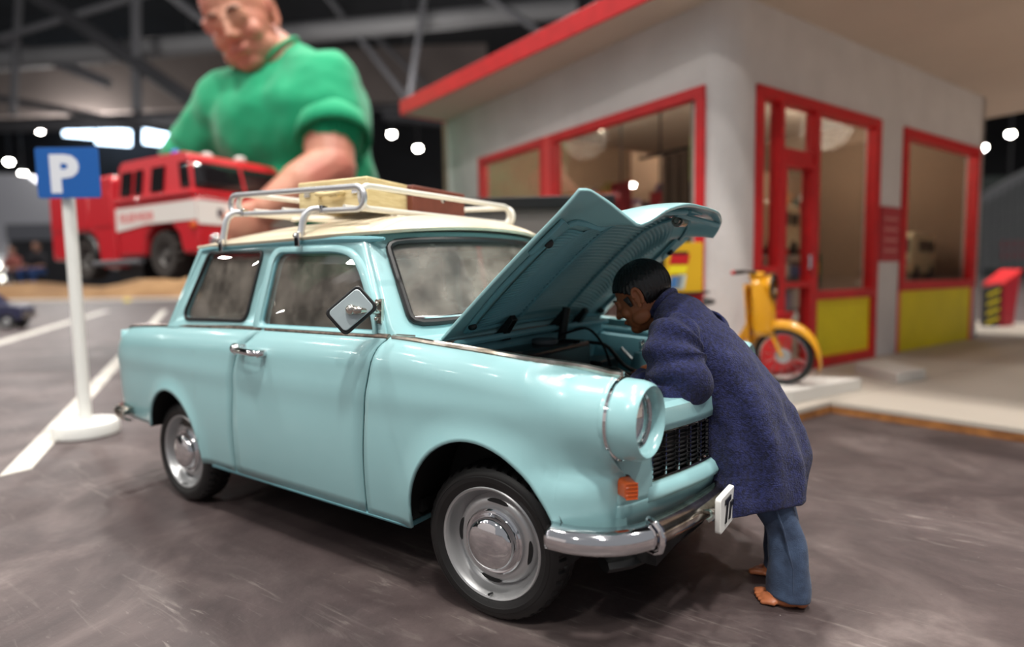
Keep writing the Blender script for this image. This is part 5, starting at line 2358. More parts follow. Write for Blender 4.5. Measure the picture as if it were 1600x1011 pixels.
def sleeve(pts, rr, name):
    P_ = spline(pts, 44)
    L = len(P_) - 1
    g = G()
    vs = []
    prev = None
    n = 40
    for i, p in enumerate(P_):
        a = P_[max(0, i - 1)]
        b = P_[min(L, i + 1)]
        t = (b - a).normalized()
        q = prev or Vector((0, 0, 1))
        q = (q - t * q.dot(t)).normalized()
        prev = q
        w = t.cross(q)
        r0 = CR(i / L, [(k / (len(rr) - 1), v) for k, v in enumerate(rr)])
        for k in range(n):
            an = 2 * pi * k / n
            rr_ = r0 * (1 + .10 * sin(15 * i / L * 2 * pi * .5 + 2 * an) + .11 * mnoise.noise(Vector((cos(an) * 1.3, sin(an) * 1.3, i / L * 7))))
            vs.append(p + (q * cos(an) + w * sin(an)) * rr_)
    fs = [(i * n + k, i * n + (k + 1) % n, (i + 1) * n + (k + 1) % n, (i + 1) * n + k) for i in range(L) for k in range(n)]
    g.add(vs, fs)
    return build(g, name, M_COAT, coat, solid=.010, soff=-1, smooth=90, sub=1)


sleeve([(.49, -.08, .945), (.475, -.155, .915), (.50, -.200, .845), (.53, -.212, .785), (.495, -.205, .735), (.42, -.18, .738), (.33, -.145, .768)], [.082, .098, .100, .098, .086, .070, .050], 'sleeve')
sleeve([(.49, .14, .945), (.475, .21, .915), (.45, .26, .84), (.41, .27, .77), (.34, .25, .74), (.27, .235, .74)], [.08, .094, .095, .09, .075, .05], 'sleeve')
g = G()
g.tube([(.372 + .034 * cos(t), .03 + .074 * sin(t), 1.045 + .050 * cos(t)) for t in [2 * pi * k / 32 for k in range(32)]], .013, 8, closed=True)
build(g, 'collar', M_COAT, coat)

tx2 = bpy.data.textures.new('coat_folds', 'CLOUDS')
tx2.noise_scale = .022
md = coat.modifiers.new('folds', 'DISPLACE')
md.texture = tx2
md.texture_coords = 'GLOBAL'
md.strength = .0045
md.mid_level = .5


# jeans
def trouser(pts, rr, name, ph):
    P_ = spline(pts, 40)
    L = len(P_) - 1
    n = 48
    vs = []
    for i, p in enumerate(P_):
        q = i / L
        r0 = CR(q, [(k / (len(rr) - 1), v) for k, v in enumerate(rr)])
        for k in range(n):
            an = 2 * pi * k / n
            fold = 1 + .05 * sin(3 * an + ph + 3 * q) + .05 * sst(.5, 1, q) * sin(14 * q * 2 + 2 * an + ph) + .06 * mnoise.noise(Vector((cos(an), sin(an), q * 6 + ph)))
            seam = .006 * math.exp(-((an - 4.9) / .12) ** 2)
            vs.append(p + Vector((cos(an) * r0 * 1.12, sin(an) * r0 * .92, 0)) * fold + Vector((0, -seam, 0)))
    fs = [(i * n + k, i * n + (k + 1) % n, (i + 1) * n + (k + 1) % n, (i + 1) * n + k) for i in range(L) for k in range(n)]
    g = G()
    g.add(vs, fs)
    return g


jeans_root = None
g = trouser([(.705, .0, .58), (.735, -.005, .48), (.785, -.008, .34), (.838, -.010, .22), (.845, -.010, .10), (.845, -.010, .030)], [.075, .072, .066, .055, .060, .068], 'leg', 1.0)
jeans = build(g, 'trousers', M_JEAN, doll, solid=.009, soff=-1, smooth=90, sub=1, label='blue denim trousers')
g = trouser([(.705, .13, .58), (.735, .14, .48), (.760, .16, .34), (.785, .172, .22), (.790, .175, .10), (.790, .175, .035)], [.075, .070, .064, .056, .058, .062], 'leg', 3.0)
build(g, 'trouser_leg', M_JEAN, jeans, solid=.009, soff=-1, smooth=90, sub=1)
g = G()
g.tube([(.795, -.078, .40), (.835, -.066, .28), (.865, -.062, .15), (.868, -.066, .045)], .0035, 6)
build(g, 'outseam', M_JEAN, jeans)

# ================================================================ THE MAN IN THE GREEN SHIRT


man = thing('person', 'bald man in a green T-shirt crouching behind the car and holding the red fire truck', 'person', HP(-.35, 1.68, 0) * 1)
M_MSK = mat('man_skin', (208, 150, 124), .5, var=.06, vscale=8, rgb2=(198, 122, 104))
M_SHIRT = mat('green_cotton', (0, 160, 110), .9, var=.12, vscale=9, bump=.3, bscale=60, bdist=.003, sheen=.2)
M_TROU = mat('dark_work_trousers', (40, 42, 50), .85)
mc = W_(370, 20, 8.85)
mface = (-FH * .88 + RH * .04 - ZZ * .42)
mup = (ZZ * .93 - RH * .30 + FH * .0 - FH * .32)
MS = 6 * 1.02
g = G()
P, B, r_, f_, u_ = head_geo(g, mc, mface, mup, MS, 1.12)
ear_geo(g, P, B, -1, MS)
ear_geo(g, P, B, 1, MS)
nk = W_(440, 105, 9.35)
capsule(g, P(0, -.03, -.07), nk, .40, .46)
# torso core
shL, shR = W_(505, 150, 9.1), W_(350, 190, 9.6)
hipc = W_(540, 470, 9.9)
capsule(g, nk, W_(455, 190, 9.75), .44, .6)
capsule(g, W_(455, 190, 9.75), hipc, .6, .7)
el, wr = W_(518, 262, 8.7), W_(416, 326, 8.25)
capsule(g, shL, el, .44, .34)
capsule(g, el, el.lerp(wr, .45), .36, .34)
capsule(g, el.lerp(wr, .45), wr, .33, .21)
hand_geo(g, wr, (W_(376, 352, 8.05) - wr), FH * .8 + ZZ * .3 - RH * .2, 6.0, side=1, curl=(.3, .4, .35))
er, wr2 = W_(300, 270, 9.9), W_(250, 330, 9.6)
capsule(g, shR, er, .44, .34)
capsule(g, er, wr2, .34, .21)
hand_geo(g, wr2, (W_(215, 345, 9.2) - wr2), -FH * .4 + ZZ * .5, 6.0, side=-1, curl=(.35, .5, .4))
# crouching legs
for s_ in (-1, 1):
    hip = hipc + RH * s_ * .62
    knee = hip - FH * 2.0 * .55 + RH * s_ * .9 - ZZ * .0
    knee.z = 1.75 * .8
    ank = hip - FH * .3 + RH * s_ * .8
    ank.z = .35
    if s_ > 0:
        kr, ar, hr = knee, ank, hip
    else:
        kl, al, hl_ = knee, ank, hip
    capsule(g, hip, knee, .55, .38)
    capsule(g, knee, ank, .36, .24)
build(g, 'body', M_MSK, man, remesh=.026, rsm=3, merge=False)
# eyes, brows, mouth
for s_ in (-1, 1):
    g = G()
    g.ell(P(s_ * .029, .0835, -.013), (.012 * MS, .006 * MS, .0035 * MS), 12, 8, B)
    build(g, 'eye', mat('eye_dark', (70, 46, 42), .4), man)
    g = G()
    g.tube([P(s_ * .012, .095, .004), P(s_ * .028, .094, .008), P(s_ * .044, .080, .003)], [.02, .035, .02], 6)
    build(g, 'eyebrow', mat('brow_brown', (120, 86, 70), .7), man)
g = G()
g.tube([P(-.020, .0965, -.077), P(0, .0995, -.077), P(.020, .0965, -.077)], [.015, .035, .015], 6)
build(g, 'lips', mat('man_lips', (176, 98, 90), .5), man)
# shirt
g = G()
capsule(g, W_(452, 118, 9.35), W_(500, 145, 9.15), .46, .62)
capsule(g, W_(430, 125, 9.4), W_(362, 175, 9.6), .46, .60)
capsule(g, W_(500, 140, 9.15), W_(520, 205, 8.92), .60, .50)
capsule(g, W_(512, 178, 9.0), W_(519, 208, 8.9), .50, .50)
capsule(g, W_(355, 180, 9.6), W_(312, 240, 9.85), .58, .52)
g.ell(W_(440, 205, 9.65), (1.15, 1.0, 1.05), 24, 16)
g.ell(W_(480, 195, 9.55), (1.10, 1.0, 1.0), 24, 16)
g.ell(W_(425, 150, 9.55), (.75, .72, .40), 24, 16)
g.ell(W_(455, 138, 9.5), (.70, .70, .42), 24, 16)
g.ell(W_(500, 300, 9.8), (1.05, .85, 1.3), 24, 16)
g.ell(W_(455, 300, 9.85), (1.2, .85, 1.4), 24, 16)
g.ell(W_(530, 400, 9.95), (.98, .85, 1.3), 24, 16)
g.ell(W_(470, 410, 9.95), (1.1, .85, 1.2), 24, 16)
capsule(g, W_(545, 240, 9.7), W_(552, 420, 9.9), .38, .55)
shirt = build(g, 'shirt', M_SHIRT, man, remesh=.07, rsm=6, merge=False)
tx = bpy.data.textures.new('cloth_folds', 'CLOUDS')
tx.noise_scale = .16
md = shirt.modifiers.new('folds', 'DISPLACE')
md.texture = tx
md.texture_coords = 'GLOBAL'
md.strength = .045
md.mid_level = .5
# sleeve openings
for a, b, r0, r1 in ((W_(516, 190, 8.98), W_(521, 222, 8.84), .52, .56), (W_(316, 232, 9.85), W_(302, 262, 9.92), .50, .54)):
    g = G()
    g.tube([a, a.lerp(b, .5), b], [r0, (r0 + r1) / 2, r1], 32, caps=False)
    build(g, 'sleeve', M_SHIRT, shirt, solid=.05, soff=-1)
g = G()
nd = (P(0, -.03, -.07) - nk).normalized()
q = nd.orthogonal().normalized()
w = nd.cross(q)
cc = nk + nd * .10
g.tube([cc + (q * cos(a) + w * sin(a)) * .48 for a in [2 * pi * k / 40 for k in range(40)]], .032, 8, closed=True)
build(g, 'neckband', M_SHIRT, shirt)
# small pale chest print: two short lines
g = G()
pr0 = W_(405, 186, 8.62)
for row, n_, ln in ((0, 6, .075), (1, 4, .075)):
    for k in range(n_):
        c = W_(407 + k * 6.6 + row * 2, 186 - k * 2.2 + row * 8, 8.66)
        g.box(c, (.045, .02, .04), B)
build(g, 'chest_print', mat('pale_print', (150, 205, 180), .7), shirt, kind='stuff', smooth=0)
g = G()
for hip, knee, ank in ((hr, kr, ar), (hl_, kl, al)):
    capsule(g, hip, knee, .66, .48)
    capsule(g, knee, ank, .46, .36)
g.ell(hipc, (1.05, .85, .75), 20, 14)
build(g, 'trousers', M_TROU, man, remesh=.08, rsm=4, merge=False)
for ank in (ar, al):
    g = G()
    B3 = Matrix((RH, -FH, ZZ)).transposed()
    g.ell(Vector((ank.x, ank.y, .26)) - FH * .35, (.28, .78, .26), 20, 12, B3)
    g.box(Vector((ank.x, ank.y, .05)) - FH * .35, (.5, 1.4, .10), B3)
    g.ell(Vector((ank.x, ank.y, .5)), (.26, .30, .3), 14, 10, B3)
    build(g, 'shoe', M_BLACK, man, remesh=.04, rsm=2, merge=False)

# ================================================================ FIRE TRUCK
tf = (RH * cos(radians(30)) - FH * sin(radians(30))).normalized()
ts = ZZ.cross(tf)          # truck's left side (away from the camera is +ts)
TP = W_(268, 398, 8.15)      # front wheel hub, near side
TZ = TP.z
K = .70                    # truck metres -> model units
TM = Matrix(((tf.x * K, ts.x * K, 0, TP.x), (tf.y * K, ts.y * K, 0, TP.y), (0, 0, K, TP.z), (0, 0, 0, 1)))
truck = thing('fire_truck', 'red model fire truck with a white band and chunky black tyres, held by the man', 'model truck', TP - ZZ * .32)
M_TRED = mat('fire_red', (196, 22, 36), .35, coat=.5)
M_TWH = mat('band_white', (226, 220, 214), .4)
M_TTY = mat('chunky_rubber', (46, 40, 36), .8, bump=.4, bscale=200)


def tb(g, name, m, parent=None, **k):
    return build(g, name, m, parent or truck, M=TM, **k)


W2 = 2.20     # width
Y0 = -.18     # near side plane, slightly outside the wheel
# origin: front axle, near wheel centre plane y=0; body from y=Y0 to Y0+W2
# cab profile (x forward)
cabp = [(-1.55, -.02), (-.62, -.02), (-.55, .35), (-.30, .58), (.30, .58), (.55, .35), (.66, -.02), (1.16, -.02), (1.20, .45), (1.14, .98), (1.02, 1.08), (-1.55, 1.08)]
g = G()
g.prism([(a, Y0, b) for a, b in cabp], (0, W2, 0))
cab = tb(g, 'cab', M_TRED, bevel=.06, bseg=3)
g = G()
gp = rpoly([(-1.55, 1.06), (1.06, 1.06), (.86, 1.78), (.70, 1.90), (-1.45, 1.90), (-1.55, 1.80)], [.02, .05, .08, .1, .1, .08], 4)
# greenhouse with rounded corners in plan: taper the sides
n = len(gp)
L1 = [(a, Y0 + .02 + .12 * max(0, b - 1.06), b) for a, b in gp]
L2 = [(a, Y0 + W2 - .02 - .12 * max(0, b - 1.06), b) for a, b in gp]
g.add(L1 + L2, [(i, (i + 1) % n, (i + 1) % n + n, i + n) for i in range(n)] + [tuple(range(n)), tuple(range(2 * n - 1, n - 1, -1))])
tb(g, 'cab_top', M_TRED, bevel=.05, bseg=3)
# window openings (dark glass) on the near and far side
M_TGL = glass('truck_glass', (.25, .25, .25), .02, .12)
M_TDK = mat('truck_dark_glass', (26, 24, 26), .1, coat=.5)
for sd in (0, 1):
    for x0, x1 in ((-1.38, -1.0), (-.88, -.62), (-.30, .12), (.50, .86)):
        def yy(z):
            return (Y0 + .012 + .12 * (z - 1.06)) if sd == 0 else (Y0 + W2 - .012 - .12 * (z - 1.06))
        if x0 == .50:
            pts = [(.30, 1.20), (.96, 1.20), (.82, 1.68), (.30, 1.68)]
            continue
        g = G()
        s_ = -1 if sd == 0 else 1
        g.prism([(x0, yy(1.20), 1.20), (x1, yy(1.20), 1.20), (x1, yy(1.68), 1.68), (x0, yy(1.68), 1.68)], (0, s_ * .02, 0))
        tb(g, 'side_window', M_TDK, cab)
# windscreen wraps the corner
g = G()


def tws(u, v):
    """u 0..1 from the near side round the front to the far side"""
    z = lerp(1.20, 1.70, v)
    xf = lerp(1.045, .905, v) + .014
    yn, yf = Y0 + .03 + .12 * (z - 1.06), Y0 + W2 - .03 - .12 * (z - 1.06)
    L_ = .38
    path = [(xf - L_, yn - .02), (xf - .10, yn - .02), (xf - .02, yn + .05), (xf, yn + .16), (xf, (yn + yf) / 2), (xf, yf - .16), (xf - .02, yf - .05), (xf - .10, yf + .02), (xf - L_, yf + .02)]
    k = u * 8
    i = min(7, int(k))
    t = k - i
    return Vector((lerp(path[i][0], path[i + 1][0], t), lerp(path[i][1], path[i + 1][1], t), z))


g.grid(tws, 32, 4)
tb(g, 'windscreen', M_TDK, cab, solid=.02)
for uu in (.5,):
    g = G()
    g.tube([tws(uu, 0), tws(uu, 1)], .03, 6)
    tb(g, 'windscreen_pillar', M_TRED, cab)
# belt moulding
g = G()
g.tube([(-1.55, Y0 - .01, 1.10), (1.0, Y0 - .01, 1.10), (1.15, Y0 + .08, 1.10), (1.16, Y0 + W2 / 2, 1.10), (1.15, Y0 + W2 - .08, 1.10), (1.0, Y0 + W2 + .01, 1.10)], .045, 8)
tb(g, 'belt_moulding', M_TRED, cab)
# white band, slopes a little on the side as painted
g = G()
z0s, z1s = .55, .94
g.prism([(-1.54, Y0 - .004, .50), (-.45, Y0 - .004, .60), (1.18, Y0 - .004, .60), (1.15, Y0 - .004, .96), (-1.54, Y0 - .004, .96)], (0, -.012, 0))
band = tb(g, 'white_band', M_TWH, cab, smooth=0)
g = G()
g.prism([(1.195, Y0 + .0, .52), (1.195, Y0 + W2, .52), (1.155, Y0 + W2, .96), (1.155, Y0, .96)], (.018, 0, 0))
tb(g, 'white_band', M_TWH, cab, smooth=0)
g = text_mesh('FEUERWEHR', .25, .002, lambda p: Vector((-1.40 + p.x * .86, Y0 - .018 - p.z, .665 + p.y)), bold=.004)
tb(g, 'lettering', mat('letter_red', (214, 90, 90), .5), band, smooth=0)
g = G()
for k in range(8):
    g.box((1.222, Y0 + 1.02 + k * .052, .74), (.01, .022, .26))
tb(g, 'grille_bars', M_BLACK, cab, smooth=0, kind='stuff')
g = G()
g.box((1.20, Y0 + .45, .74), (.012, .12, .16))
tb(g, 'badge', mat('dark_badge', (90, 84, 90), .4), cab, smooth=0)
for yy_ in (Y0 + .36, Y0 + W2 - .36):
    g = G()
    g.lathe([(.15, 0), (.16, .03), (.14, .05), (.10, .06), (0, .065)], (1.19, yy_, .20), (1, 0, 0), 28)
    tb(g, 'headlamp', M_CHROME, truck)
g = G()
g.lathe([(.07, 0), (.07, .03), (.05, .045), (0, .05)], (1.08, Y0 - .01, .50), (.4, -1, 0), 16)
tb(g, 'indicator', M_ORANGE, truck)
# bumper and chassis
g = G()
g.box((1.20, Y0 + W2 / 2, -.03), (.14, W2 + .04, .14))
tb(g, 'bumper', M_TRED, bevel=.03)
g = G()
g.box((-1.6, Y0 + W2 / 2, -.10), (5.4, .9, .22))
g.box((.9, Y0 + W2 / 2, -.22), (.5, 1.4, .3))
g.box((-1.6, Y0 + .5, -.25), (.9, .5, .4))
g.cyl((0, .1, 0), (0, W2 - .4, 0), .12, n=12)
g.cyl((-2.95, .1, 0), (-2.95, W2 - .4, 0), .12, n=12)
tb(g, 'chassis', M_BLACK)
g = G()
g.tube([(-2.5, Y0 - .02, -.12), (-.7, Y0 - .02, -.12)], .06, 8)
g.tube([(-2.4, Y0 - .02, -.12), (-2.4, Y0 + .4, .05)], .04, 6)
g.tube([(-.8, Y0 - .02, -.12), (-.8, Y0 + .4, .05)], .04, 6)
tb(g, 'side_step', M_STEEL)
# equipment body
boxp = [(-4.35, -.02), (-3.62, -.02), (-3.52, .36), (-3.30, .54), (-2.62, .54), (-2.38, .36), (-2.28, -.22), (-1.62, -.22), (-1.62, 1.58), (-1.72, 1.68), (-4.35, 1.68)]
g = G()
g.prism([(a, Y0, b) for a, b in boxp], (0, W2, 0))
ebox = tb(g, 'equipment_body', M_TRED, bevel=.05, bseg=3)
for x0 in (-2.44, -3.36, -4.28):
    g = G()
    g.box((x0 + .36, Y0 - .006, 1.0), (.72, .02, .72))
    tb(g, 'locker_door', M_TRED, ebox, bevel=.015)
g = G()
g.grid(lambda u, v: Vector((-2.95 + .56 * cos(pi * u), Y0 - .03 + .3 * v, .56 * sin(pi * u))), 20, 2)
tb(g, 'rear_mudguard', M_BLACK, ebox, solid=.03)
g = G()
g.lathe([(.05, 0), (.09, .02), (.09, .14), (.05, .20), (0, .21)], (-.2, Y0 + .5, 1.89), (0, 0, 1), 16)
tb(g, 'blue_beacon', mat('beacon_blue', (40, 60, 190), .2, coat=.5), truck)
for x_, y_ in ((.2, .9), (-.1, 1.3), (.4, 1.5)):
    g = G()
    g.ell((x_, Y0 + y_, 1.97), (.14, .12, .09), 14, 10)
    g.box((x_, Y0 + y_, 1.90), (.2, .2, .05))
    tb(g, 'roof_lamp', mat('roof_lamp_white', (210, 206, 200), .3), truck)
g = G()
for yy_ in (.7, 1.2):
    g.tube([(-4.25, Y0 + yy_, 1.73), (-1.7, Y0 + yy_, 1.73)], .03, 6)
for k in range(9):
    g.tube([(-4.2 + k * .30, Y0 + .7, 1.73), (-4.2 + k * .30, Y0 + 1.2, 1.73)], .022, 6)
tb(g, 'ladder', M_SILVER, truck)


def chunky():
    g = G()
    R0 = .475

    def rf(i, k, r):
        if k in (3, 4, 5, 6) and (i // 2 + (k > 4)) % 2:
            return r - .055
        return r
    g.lathe([(.22, -.13), (.33, -.16), (.43, -.16), (.46, -.12), (R0, -.05), (R0, .05), (.46, .12), (.43, .16), (.33, .16), (.22, .13)], (0, 0, 0), (0, -1, 0), 72, rf=rf)
    return g


for x_ in (0, -2.95):
    for y_ in (0, W2 - .36):
        Mx = TM @ Matrix.Translation((x_, y_, 0))
        w = build(chunky(), 'wheel', M_TTY, truck, M=Mx, smooth=30)
        sgn = -1 if y_ == 0 else 1
        g = G()
        g.lathe([(.25, .12), (.23, .10), (.18, .04), (.10, .06), (.08, .12), (0, .13)], (0, 0, 0), (0, sgn, 0), 28)
        build(g, 'rim', mat('dull_rim', (90, 86, 84), .5, .4), w, M=Mx)
        for k in range(6):
            g = G()
            a = 2 * pi * k / 6
            g.cyl((cos(a) * .14, sgn * .05, sin(a) * .14), (cos(a) * .14, sgn * .085, sin(a) * .14), .018, n=6)
            build(g, 'wheel_nut', M_CHROME, w, M=Mx)

# ================================================================ LEFT DISTANCE: sand landscape, people, dark car
M_SAND = mat('sand', (176, 138, 98), .95, rgb2=(140, 104, 70), vscale=3, bump=.8, bscale=30, bdist=.01)
M_TURF = mat('model_turf', (66, 104, 36), .95, rgb2=(30, 50, 22), vscale=3)
g = G()
g.prism([HP(-11, 6.6, 0), HP(1.0, 6.6, 0), HP(1.0, 6.98, 0), HP(-11, 6.98, 0)], (0, 0, .12))
build(g, 'path_edging', mat('pale_path', (200, 192, 184), .7), label='pale strip along the front of the sand landscape', cat='path', loc=HP(-5, 6.6, 0), smooth=0)
g = G()


def sand(u, v):
    r, f = lerp(-11, 1.0, u), lerp(7.0, 10.5, v)
    h = .10 * sst(0, .15, v) + .26 * math.exp(-((r + 4.35) / .75) ** 2 - ((v - .30) / .22) ** 2) + .05 * mnoise.noise(Vector((r * 1.3, f * 1.3, 0)))
    h += .10 * math.exp(-((r + 6.6) / .8) ** 2 - ((v - .4) / .3) ** 2)
    return HP(r, f, max(.0, h) if v > 0 else 0)


g.grid(sand, 90, 26)
sandl = build(g, 'sand_landscape', M_SAND, label='brown sand landscape with a low mound behind the parking sign', cat='sand', loc=HP(-5, 8, 0), kind='stuff')
for r, f, w, h, lab in ((-7.3, 8.6, .55, .24, 'green bush left of the seated people'), (-3.6, 9.4, .5, .26, 'green tuft under the middle of the fire truck'), (-5.4, 9.6, .9, .25, 'long green tuft behind the sand mound'), (-2.3, 9.6, .5, .22, 'green tuft right of the truck front wheel')):
    g = G()
    for k in range(60):
        a, b = random.uniform(0, 2 * pi), random.random() ** .5
        x, y = r + cos(a) * w * b, f + sin(a) * .25 * b
        z0 = .06
        hh = h * random.uniform(.5, 1) * (1 - .5 * b)
        q = HP(x, y, z0)
        t1 = HP(x + random.uniform(-.08, .08), y + random.uniform(-.08, .08), z0 + hh)
        s1 = RH * random.uniform(.02, .05) / S
        g.add([q - s1, q + s1, t1 + s1 * .6, t1 - s1 * .6], [(0, 1, 2, 3)])
    build(g, 'grass_tuft', M_TURF, sandl, label=lab, kind='stuff', solid=.02, smooth=0)
g = G()
g.lathe([(0, .0), (.22, .0), (.20, .08), (.10, .14), (0, .16)], HP(-4.15, 6.45, 0), (0, 0, 1), 20)
for v in g.v:
    pass
build(g, 'toy_canoe', mat('bright_yellow', (230, 206, 60), .5), label='small yellow object lying on the sand edge', cat='toy', loc=HP(-4.15, 6.45, 0))
# kerb-like grey boards behind the sand
g = G()
g.prism([HP(-3.9, 11.3, .0), HP(-1.4, 10.7, .0), HP(-1.4, 10.9, .0), HP(-3.9, 11.5, .0)], (0, 0, 2.2))
build(g, 'grey_board', mat('board_grey', (150, 150, 152), .7), label='grey plank behind the front wheel of the fire truck', cat='board', loc=HP(-2.6, 11, 0), smooth=0)


def small_person(r, f, h, label, top, leg, seated=True):
    """distant figure"""
    o = HP(r, f, 0)
    t = thing('person', label, 'person', o)
    k = h / 1.75 / S
    g = G()

    def q(x, y, z):
        return o + (RH * x - FH * y + ZZ * z) * k
    hz = .55 if seated else .92
    capsule(g, q(0, 0, hz + .42), q(0, 0, hz + .55), .06 * k, .055 * k)
    g.ell(q(0, .02, hz + .68), (.085 * k, .095 * k, .12 * k), 14, 10)
    for s_ in (-1, 1):
        capsule(g, q(s_ * .20, 0, hz + .42), q(s_ * .26, .08, hz + .16), .05 * k, .04 * k)
        capsule(g, q(s_ * .26, .08, hz + .16), q(s_ * .14, .30, hz + .12), .04 * k, .03 * k)
        hand_geo(g, q(s_ * .14, .30, hz + .12), -RH * s_ * .3 - FH, -ZZ, k, side=-s_)
        if seated:
            capsule(g, q(s_ * .1, 0, hz), q(s_ * .16, .42, hz), .08 * k, .06 * k)
            capsule(g, q(s_ * .16, .42, hz), q(s_ * .16, .42, .08), .055 * k, .04 * k)
        else:
            capsule(g, q(s_ * .1, 0, hz), q(s_ * .12, .03, .5), .085 * k, .06 * k)
            capsule(g, q(s_ * .12, .03, .5), q(s_ * .12, 0, .08), .055 * k, .04 * k)
        fy = .42 if seated else 0
        g.ell(q(s_ * (.16 if seated else .12), fy + .07, .045), (.045 * k, .05 * k, .045 * k), 10, 8)
    capsule(g, q(0, 0, hz + .05), q(0, 0, hz + .40), .13 * k, .15 * k)
    build(g, 'body', mat('far_skin', (176, 128, 108), .6), t, remesh=.04, rsm=2, merge=False)
    g = G()
    capsule(g, q(0, 0, hz + .02), q(0, 0, hz + .38), .17 * k, .18 * k)
    for s_ in (-1, 1):
        capsule(g, q(s_ * .18, 0, hz + .42), q(s_ * .26, .08, hz + .18), .075 * k, .06 * k)
    build(g, 'top', mat('far_top_%d' % top[0], top, .8), t, remesh=.10, rsm=2, merge=False)
    g = G()
    for s_ in (-1, 1):
        if seated:
            capsule(g, q(s_ * .1, 0, hz), q(s_ * .16, .42, hz), .10 * k, .08 * k)
            capsule(g, q(s_ * .16, .42, hz), q(s_ * .16, .42, .12), .075 * k, .06 * k)
        else:
            capsule(g, q(s_ * .1, 0, hz), q(s_ * .12, .03, .5), .11 * k, .08 * k)
            capsule(g, q(s_ * .12, .03, .5), q(s_ * .12, 0, .12), .075 * k, .065 * k)
    build(g, 'trousers', mat('far_leg_%d' % leg[0], leg, .8), t, remesh=.10, rsm=2, merge=False)
    g = G()
    g.ell(q(0, -.01, hz + .72), (.09 * k, .10 * k, .10 * k), 14, 10)
    build(g, 'hair', mat('far_hair', (50, 38, 34), .8), t)
    if seated:
        t2 = thing('stool', 'dark stool under the %s' % label.split(',')[0], 'stool', o)
        g = G()
        g.lathe([(0, 0), (.16 * k, 0), (.03 * k, .03 * k), (.03 * k, (hz - .22) * k), (.17 * k, (hz - .20) * k), (.17 * k, (hz - .165) * k), (0, (hz - .165) * k)], q(0, 0, 0), (0, 0, 1), 16)
        build(g, 'seat', M_BLACK, t2)
    return t


small_person(-13.0, 16.5, 1.75, 'far person in a black top and blue jeans, left of the sign post', (36, 34, 40), (46, 78, 134))
small_person(-14.6, 17.6, 1.7, 'far person in a dull red top behind the jeans wearer', (150, 84, 76), (60, 60, 70))

# white booth and light at the far left
t = thing('booth', 'large white trade-fair booth with a blue band at the far left', 'booth', HP(-31, 34, 0))
g = G()
g.prism([HP(-36, 34, 0), HP(-25.5, 34, 0), HP(-25.5, 34, 5.2), HP(-27.2, 34, 6.4), HP(-36, 34, 6.6)], FH * 8)
build(g, 'canopy', mat('booth_white', (214, 216, 224), .8), t, smooth=0)
g = G()
g.prism([HP(-36, 33.9, 1.7), HP(-29.5, 33.9, 1.7), HP(-29.5, 33.9, 2.9), HP(-36, 33.9, 2.9)], -FH * .5)
build(g, 'blue_band', mat('booth_blue', (36, 50, 110), .7), t, smooth=0)
g = G()
g.prism([HP(-36, 33.8, .4), HP(-28.6, 33.8, .4), HP(-28.6, 33.8, 1.4), HP(-36, 33.8, 1.4)], -FH * .3)
build(g, 'light_box', mat('light_box', (255, 252, 240), .5, emit=5), t, smooth=0)
t = thing('booth', 'dark booth backdrop behind the seated people', 'booth', HP(-20, 30, 0))
g = G()
g.prism([HP(-25, 30, 0), HP(-12, 30, 0), HP(-12, 30, 3.2), HP(-25, 30, 3.2)], FH * 2)
build(g, 'backdrop', M_HALL, t, smooth=0)
g = G()
g.prism([HP(-25, 29.9, 2.4), HP(-12, 29.9, 2.4), HP(-12, 29.9, 3.2), HP(-25, 29.9, 3.2)], -FH * .4)
build(g, 'fascia_board', mat('booth_grey', (130, 132, 140), .7), t, smooth=0)

# dark model car cut by the left edge
DC = Matrix.Translation(HP(-2.28, 2.66, 0)) @ Matrix.Rotation(atan2((RH + FH * .2).y, (RH + FH * .2).x), 4, 'Z')
dcar = thing('toy_car', 'dark blue model car cut off by the left edge of the picture', 'model car', HP(-2.28, 2.66, 0))
M_DB = mat('dark_blue_paint', (36, 38, 66), .35, coat=.4)
prof = rpoly([(-1.3, .22), (.62, .22), (.68, .35), (.66, .58), (.50, .62), (.10, .66), (-.15, .92), (-.9, .92), (-1.3, .62)], .06, 4)
g = G()
g.prism([(a, -.32, b) for a, b in prof], (0, .64, 0))
db = build(g, 'body', M_DB, dcar, M=DC, bevel=.03, bseg=3)
g = G()
g.prism([(.10, -.325, .66), (-.14, -.325, .88), (-.55, -.325, .88), (-.55, -.325, .66)], (0, .65, 0))
build(g, 'side_window', M_TDK, db, M=DC)
for x_ in (.30, -.95):
    for s_ in (-1, 1):
        g = G()
        g.lathe([(.12, -.06), (.19, -.06), (.20, -.04), (.20, .04), (.19, .06), (.12, .06)], (x_, s_ * .29, .20), (0, s_, 0), 28, closed=True)
        w = build(g, 'wheel', M_RUBBER, dcar, M=DC)
        g = G()
        g.lathe([(.13, .03), (.10, .02), (.05, .05), (0, .055)], (x_, s_ * .29, .20), (0, s_, 0), 24)
        build(g, 'rim', M_SILVER, w, M=DC)
g = G()
g.box((.67, 0, .36), (.06, .62, .10))
build(g, 'bumper', M_DCHROME, dcar, M=DC, bevel=.01)

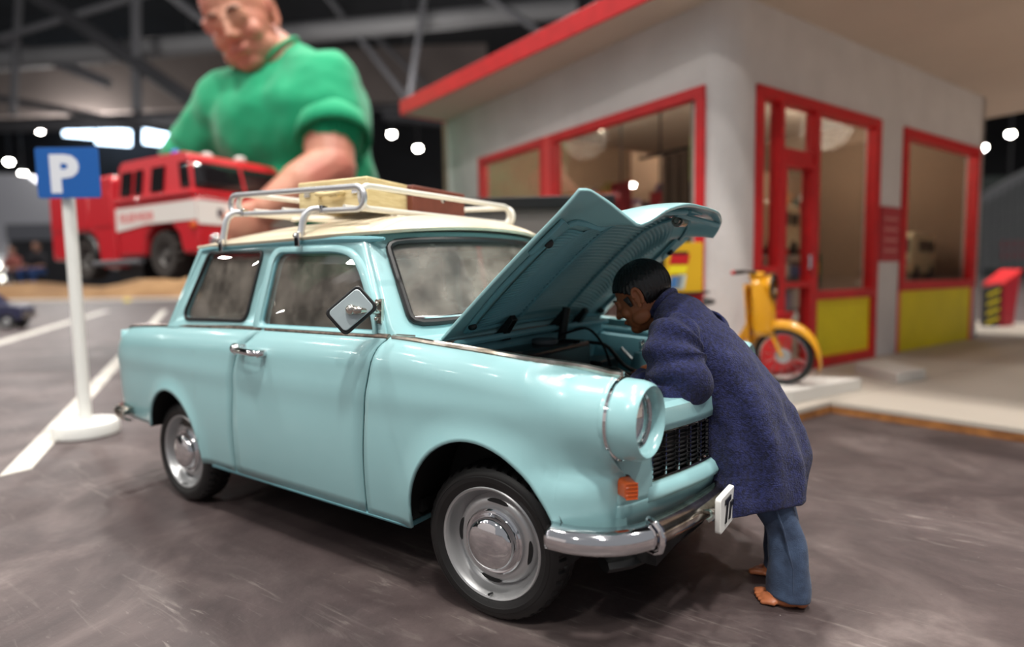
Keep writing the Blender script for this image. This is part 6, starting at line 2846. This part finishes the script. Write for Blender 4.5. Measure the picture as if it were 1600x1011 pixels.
# right-hand distance: railing structure, booths
t = thing('gantry', 'pale grey lattice railing structure far right of the shop', 'scaffold', HP(14.5, 17, 0))
g = G()
g.prism([PX(1500, 325, 17), PX(1700, 215, 17), PX(1700, 228, 17), PX(1500, 338, 17)], FH * 2)
build(g, 'handrail', M_DUCT, t, smooth=0)
for k in range(12):
    u = 1525 + k * 12
    g = G()
    v0 = 325 - (u - 1500) * .55
    g.tube([PX(u, v0 + 4, 17), PX(u, 420, 17)], .05 / S, 5)
    build(g, 'baluster', M_DUCT, t, smooth=0)
for k in range(4):
    g = G()
    g.tube([PX(1500, 352 + k * 22, 17.1), PX(1700, 330 + k * 26, 17.1)], .04 / S, 5)
    build(g, 'cross_rail', M_STEEL, t, smooth=0)
g = G()
a, b = PX(1530, 420, 17), PX(1690, 420, 17)
for p in (a, b):
    g = G()
    g.tube([Vector((p.x, p.y, 0)), p], .12 / S, 6)
    build(g, 'post', M_STEEL, t, smooth=0)
t = thing('stand_wall', 'grey-green stand wall far right beyond the shop', 'booth', HP(16, 19, 0))
g = G()
g.prism([HP(14.0, 19, 0), HP(19, 19, 0), HP(19, 19, 3.1), HP(14.0, 19, 3.1)], FH * 1)
build(g, 'panel', mat('grey_green_panel', (88, 94, 90), .8), t, smooth=0)
g = G()
g.prism([HP(15.4, 18.9, .5), HP(19, 18.9, .5), HP(19, 18.9, 1.1), HP(15.4, 18.9, 1.1)], -FH * .5)
build(g, 'red_strip', mat('crimson', (170, 20, 40), .55), t, smooth=0)
g = G()
g.prism([HP(13.4, 14, -.0), HP(19, 14, -.0), HP(19, 14, .42), HP(13.4, 14, .30)], FH * 2)
t = build(g, 'white_counter', mat('counter_white', (204, 204, 206), .5), label='low white counter at the right edge of the picture', cat='counter', loc=HP(15, 14, 0), smooth=0)
# pale exhibition partition behind the camera: the car's windows mirror it
t = thing('partition', 'pale grey exhibition partition mirrored in the car windows', 'partition', HP(-4.5, -1.9, 0))
g = G()
g.prism([HP(-5.6, -.4, 0), HP(-3.4, -3.4, 0), HP(-3.4, -3.4, 1.9), HP(-5.6, -.4, 1.9)], (FH * -.05 - RH * .05) / S)
build(g, 'panel', mat('partition_grey', (176, 172, 174), .8), t, smooth=0)
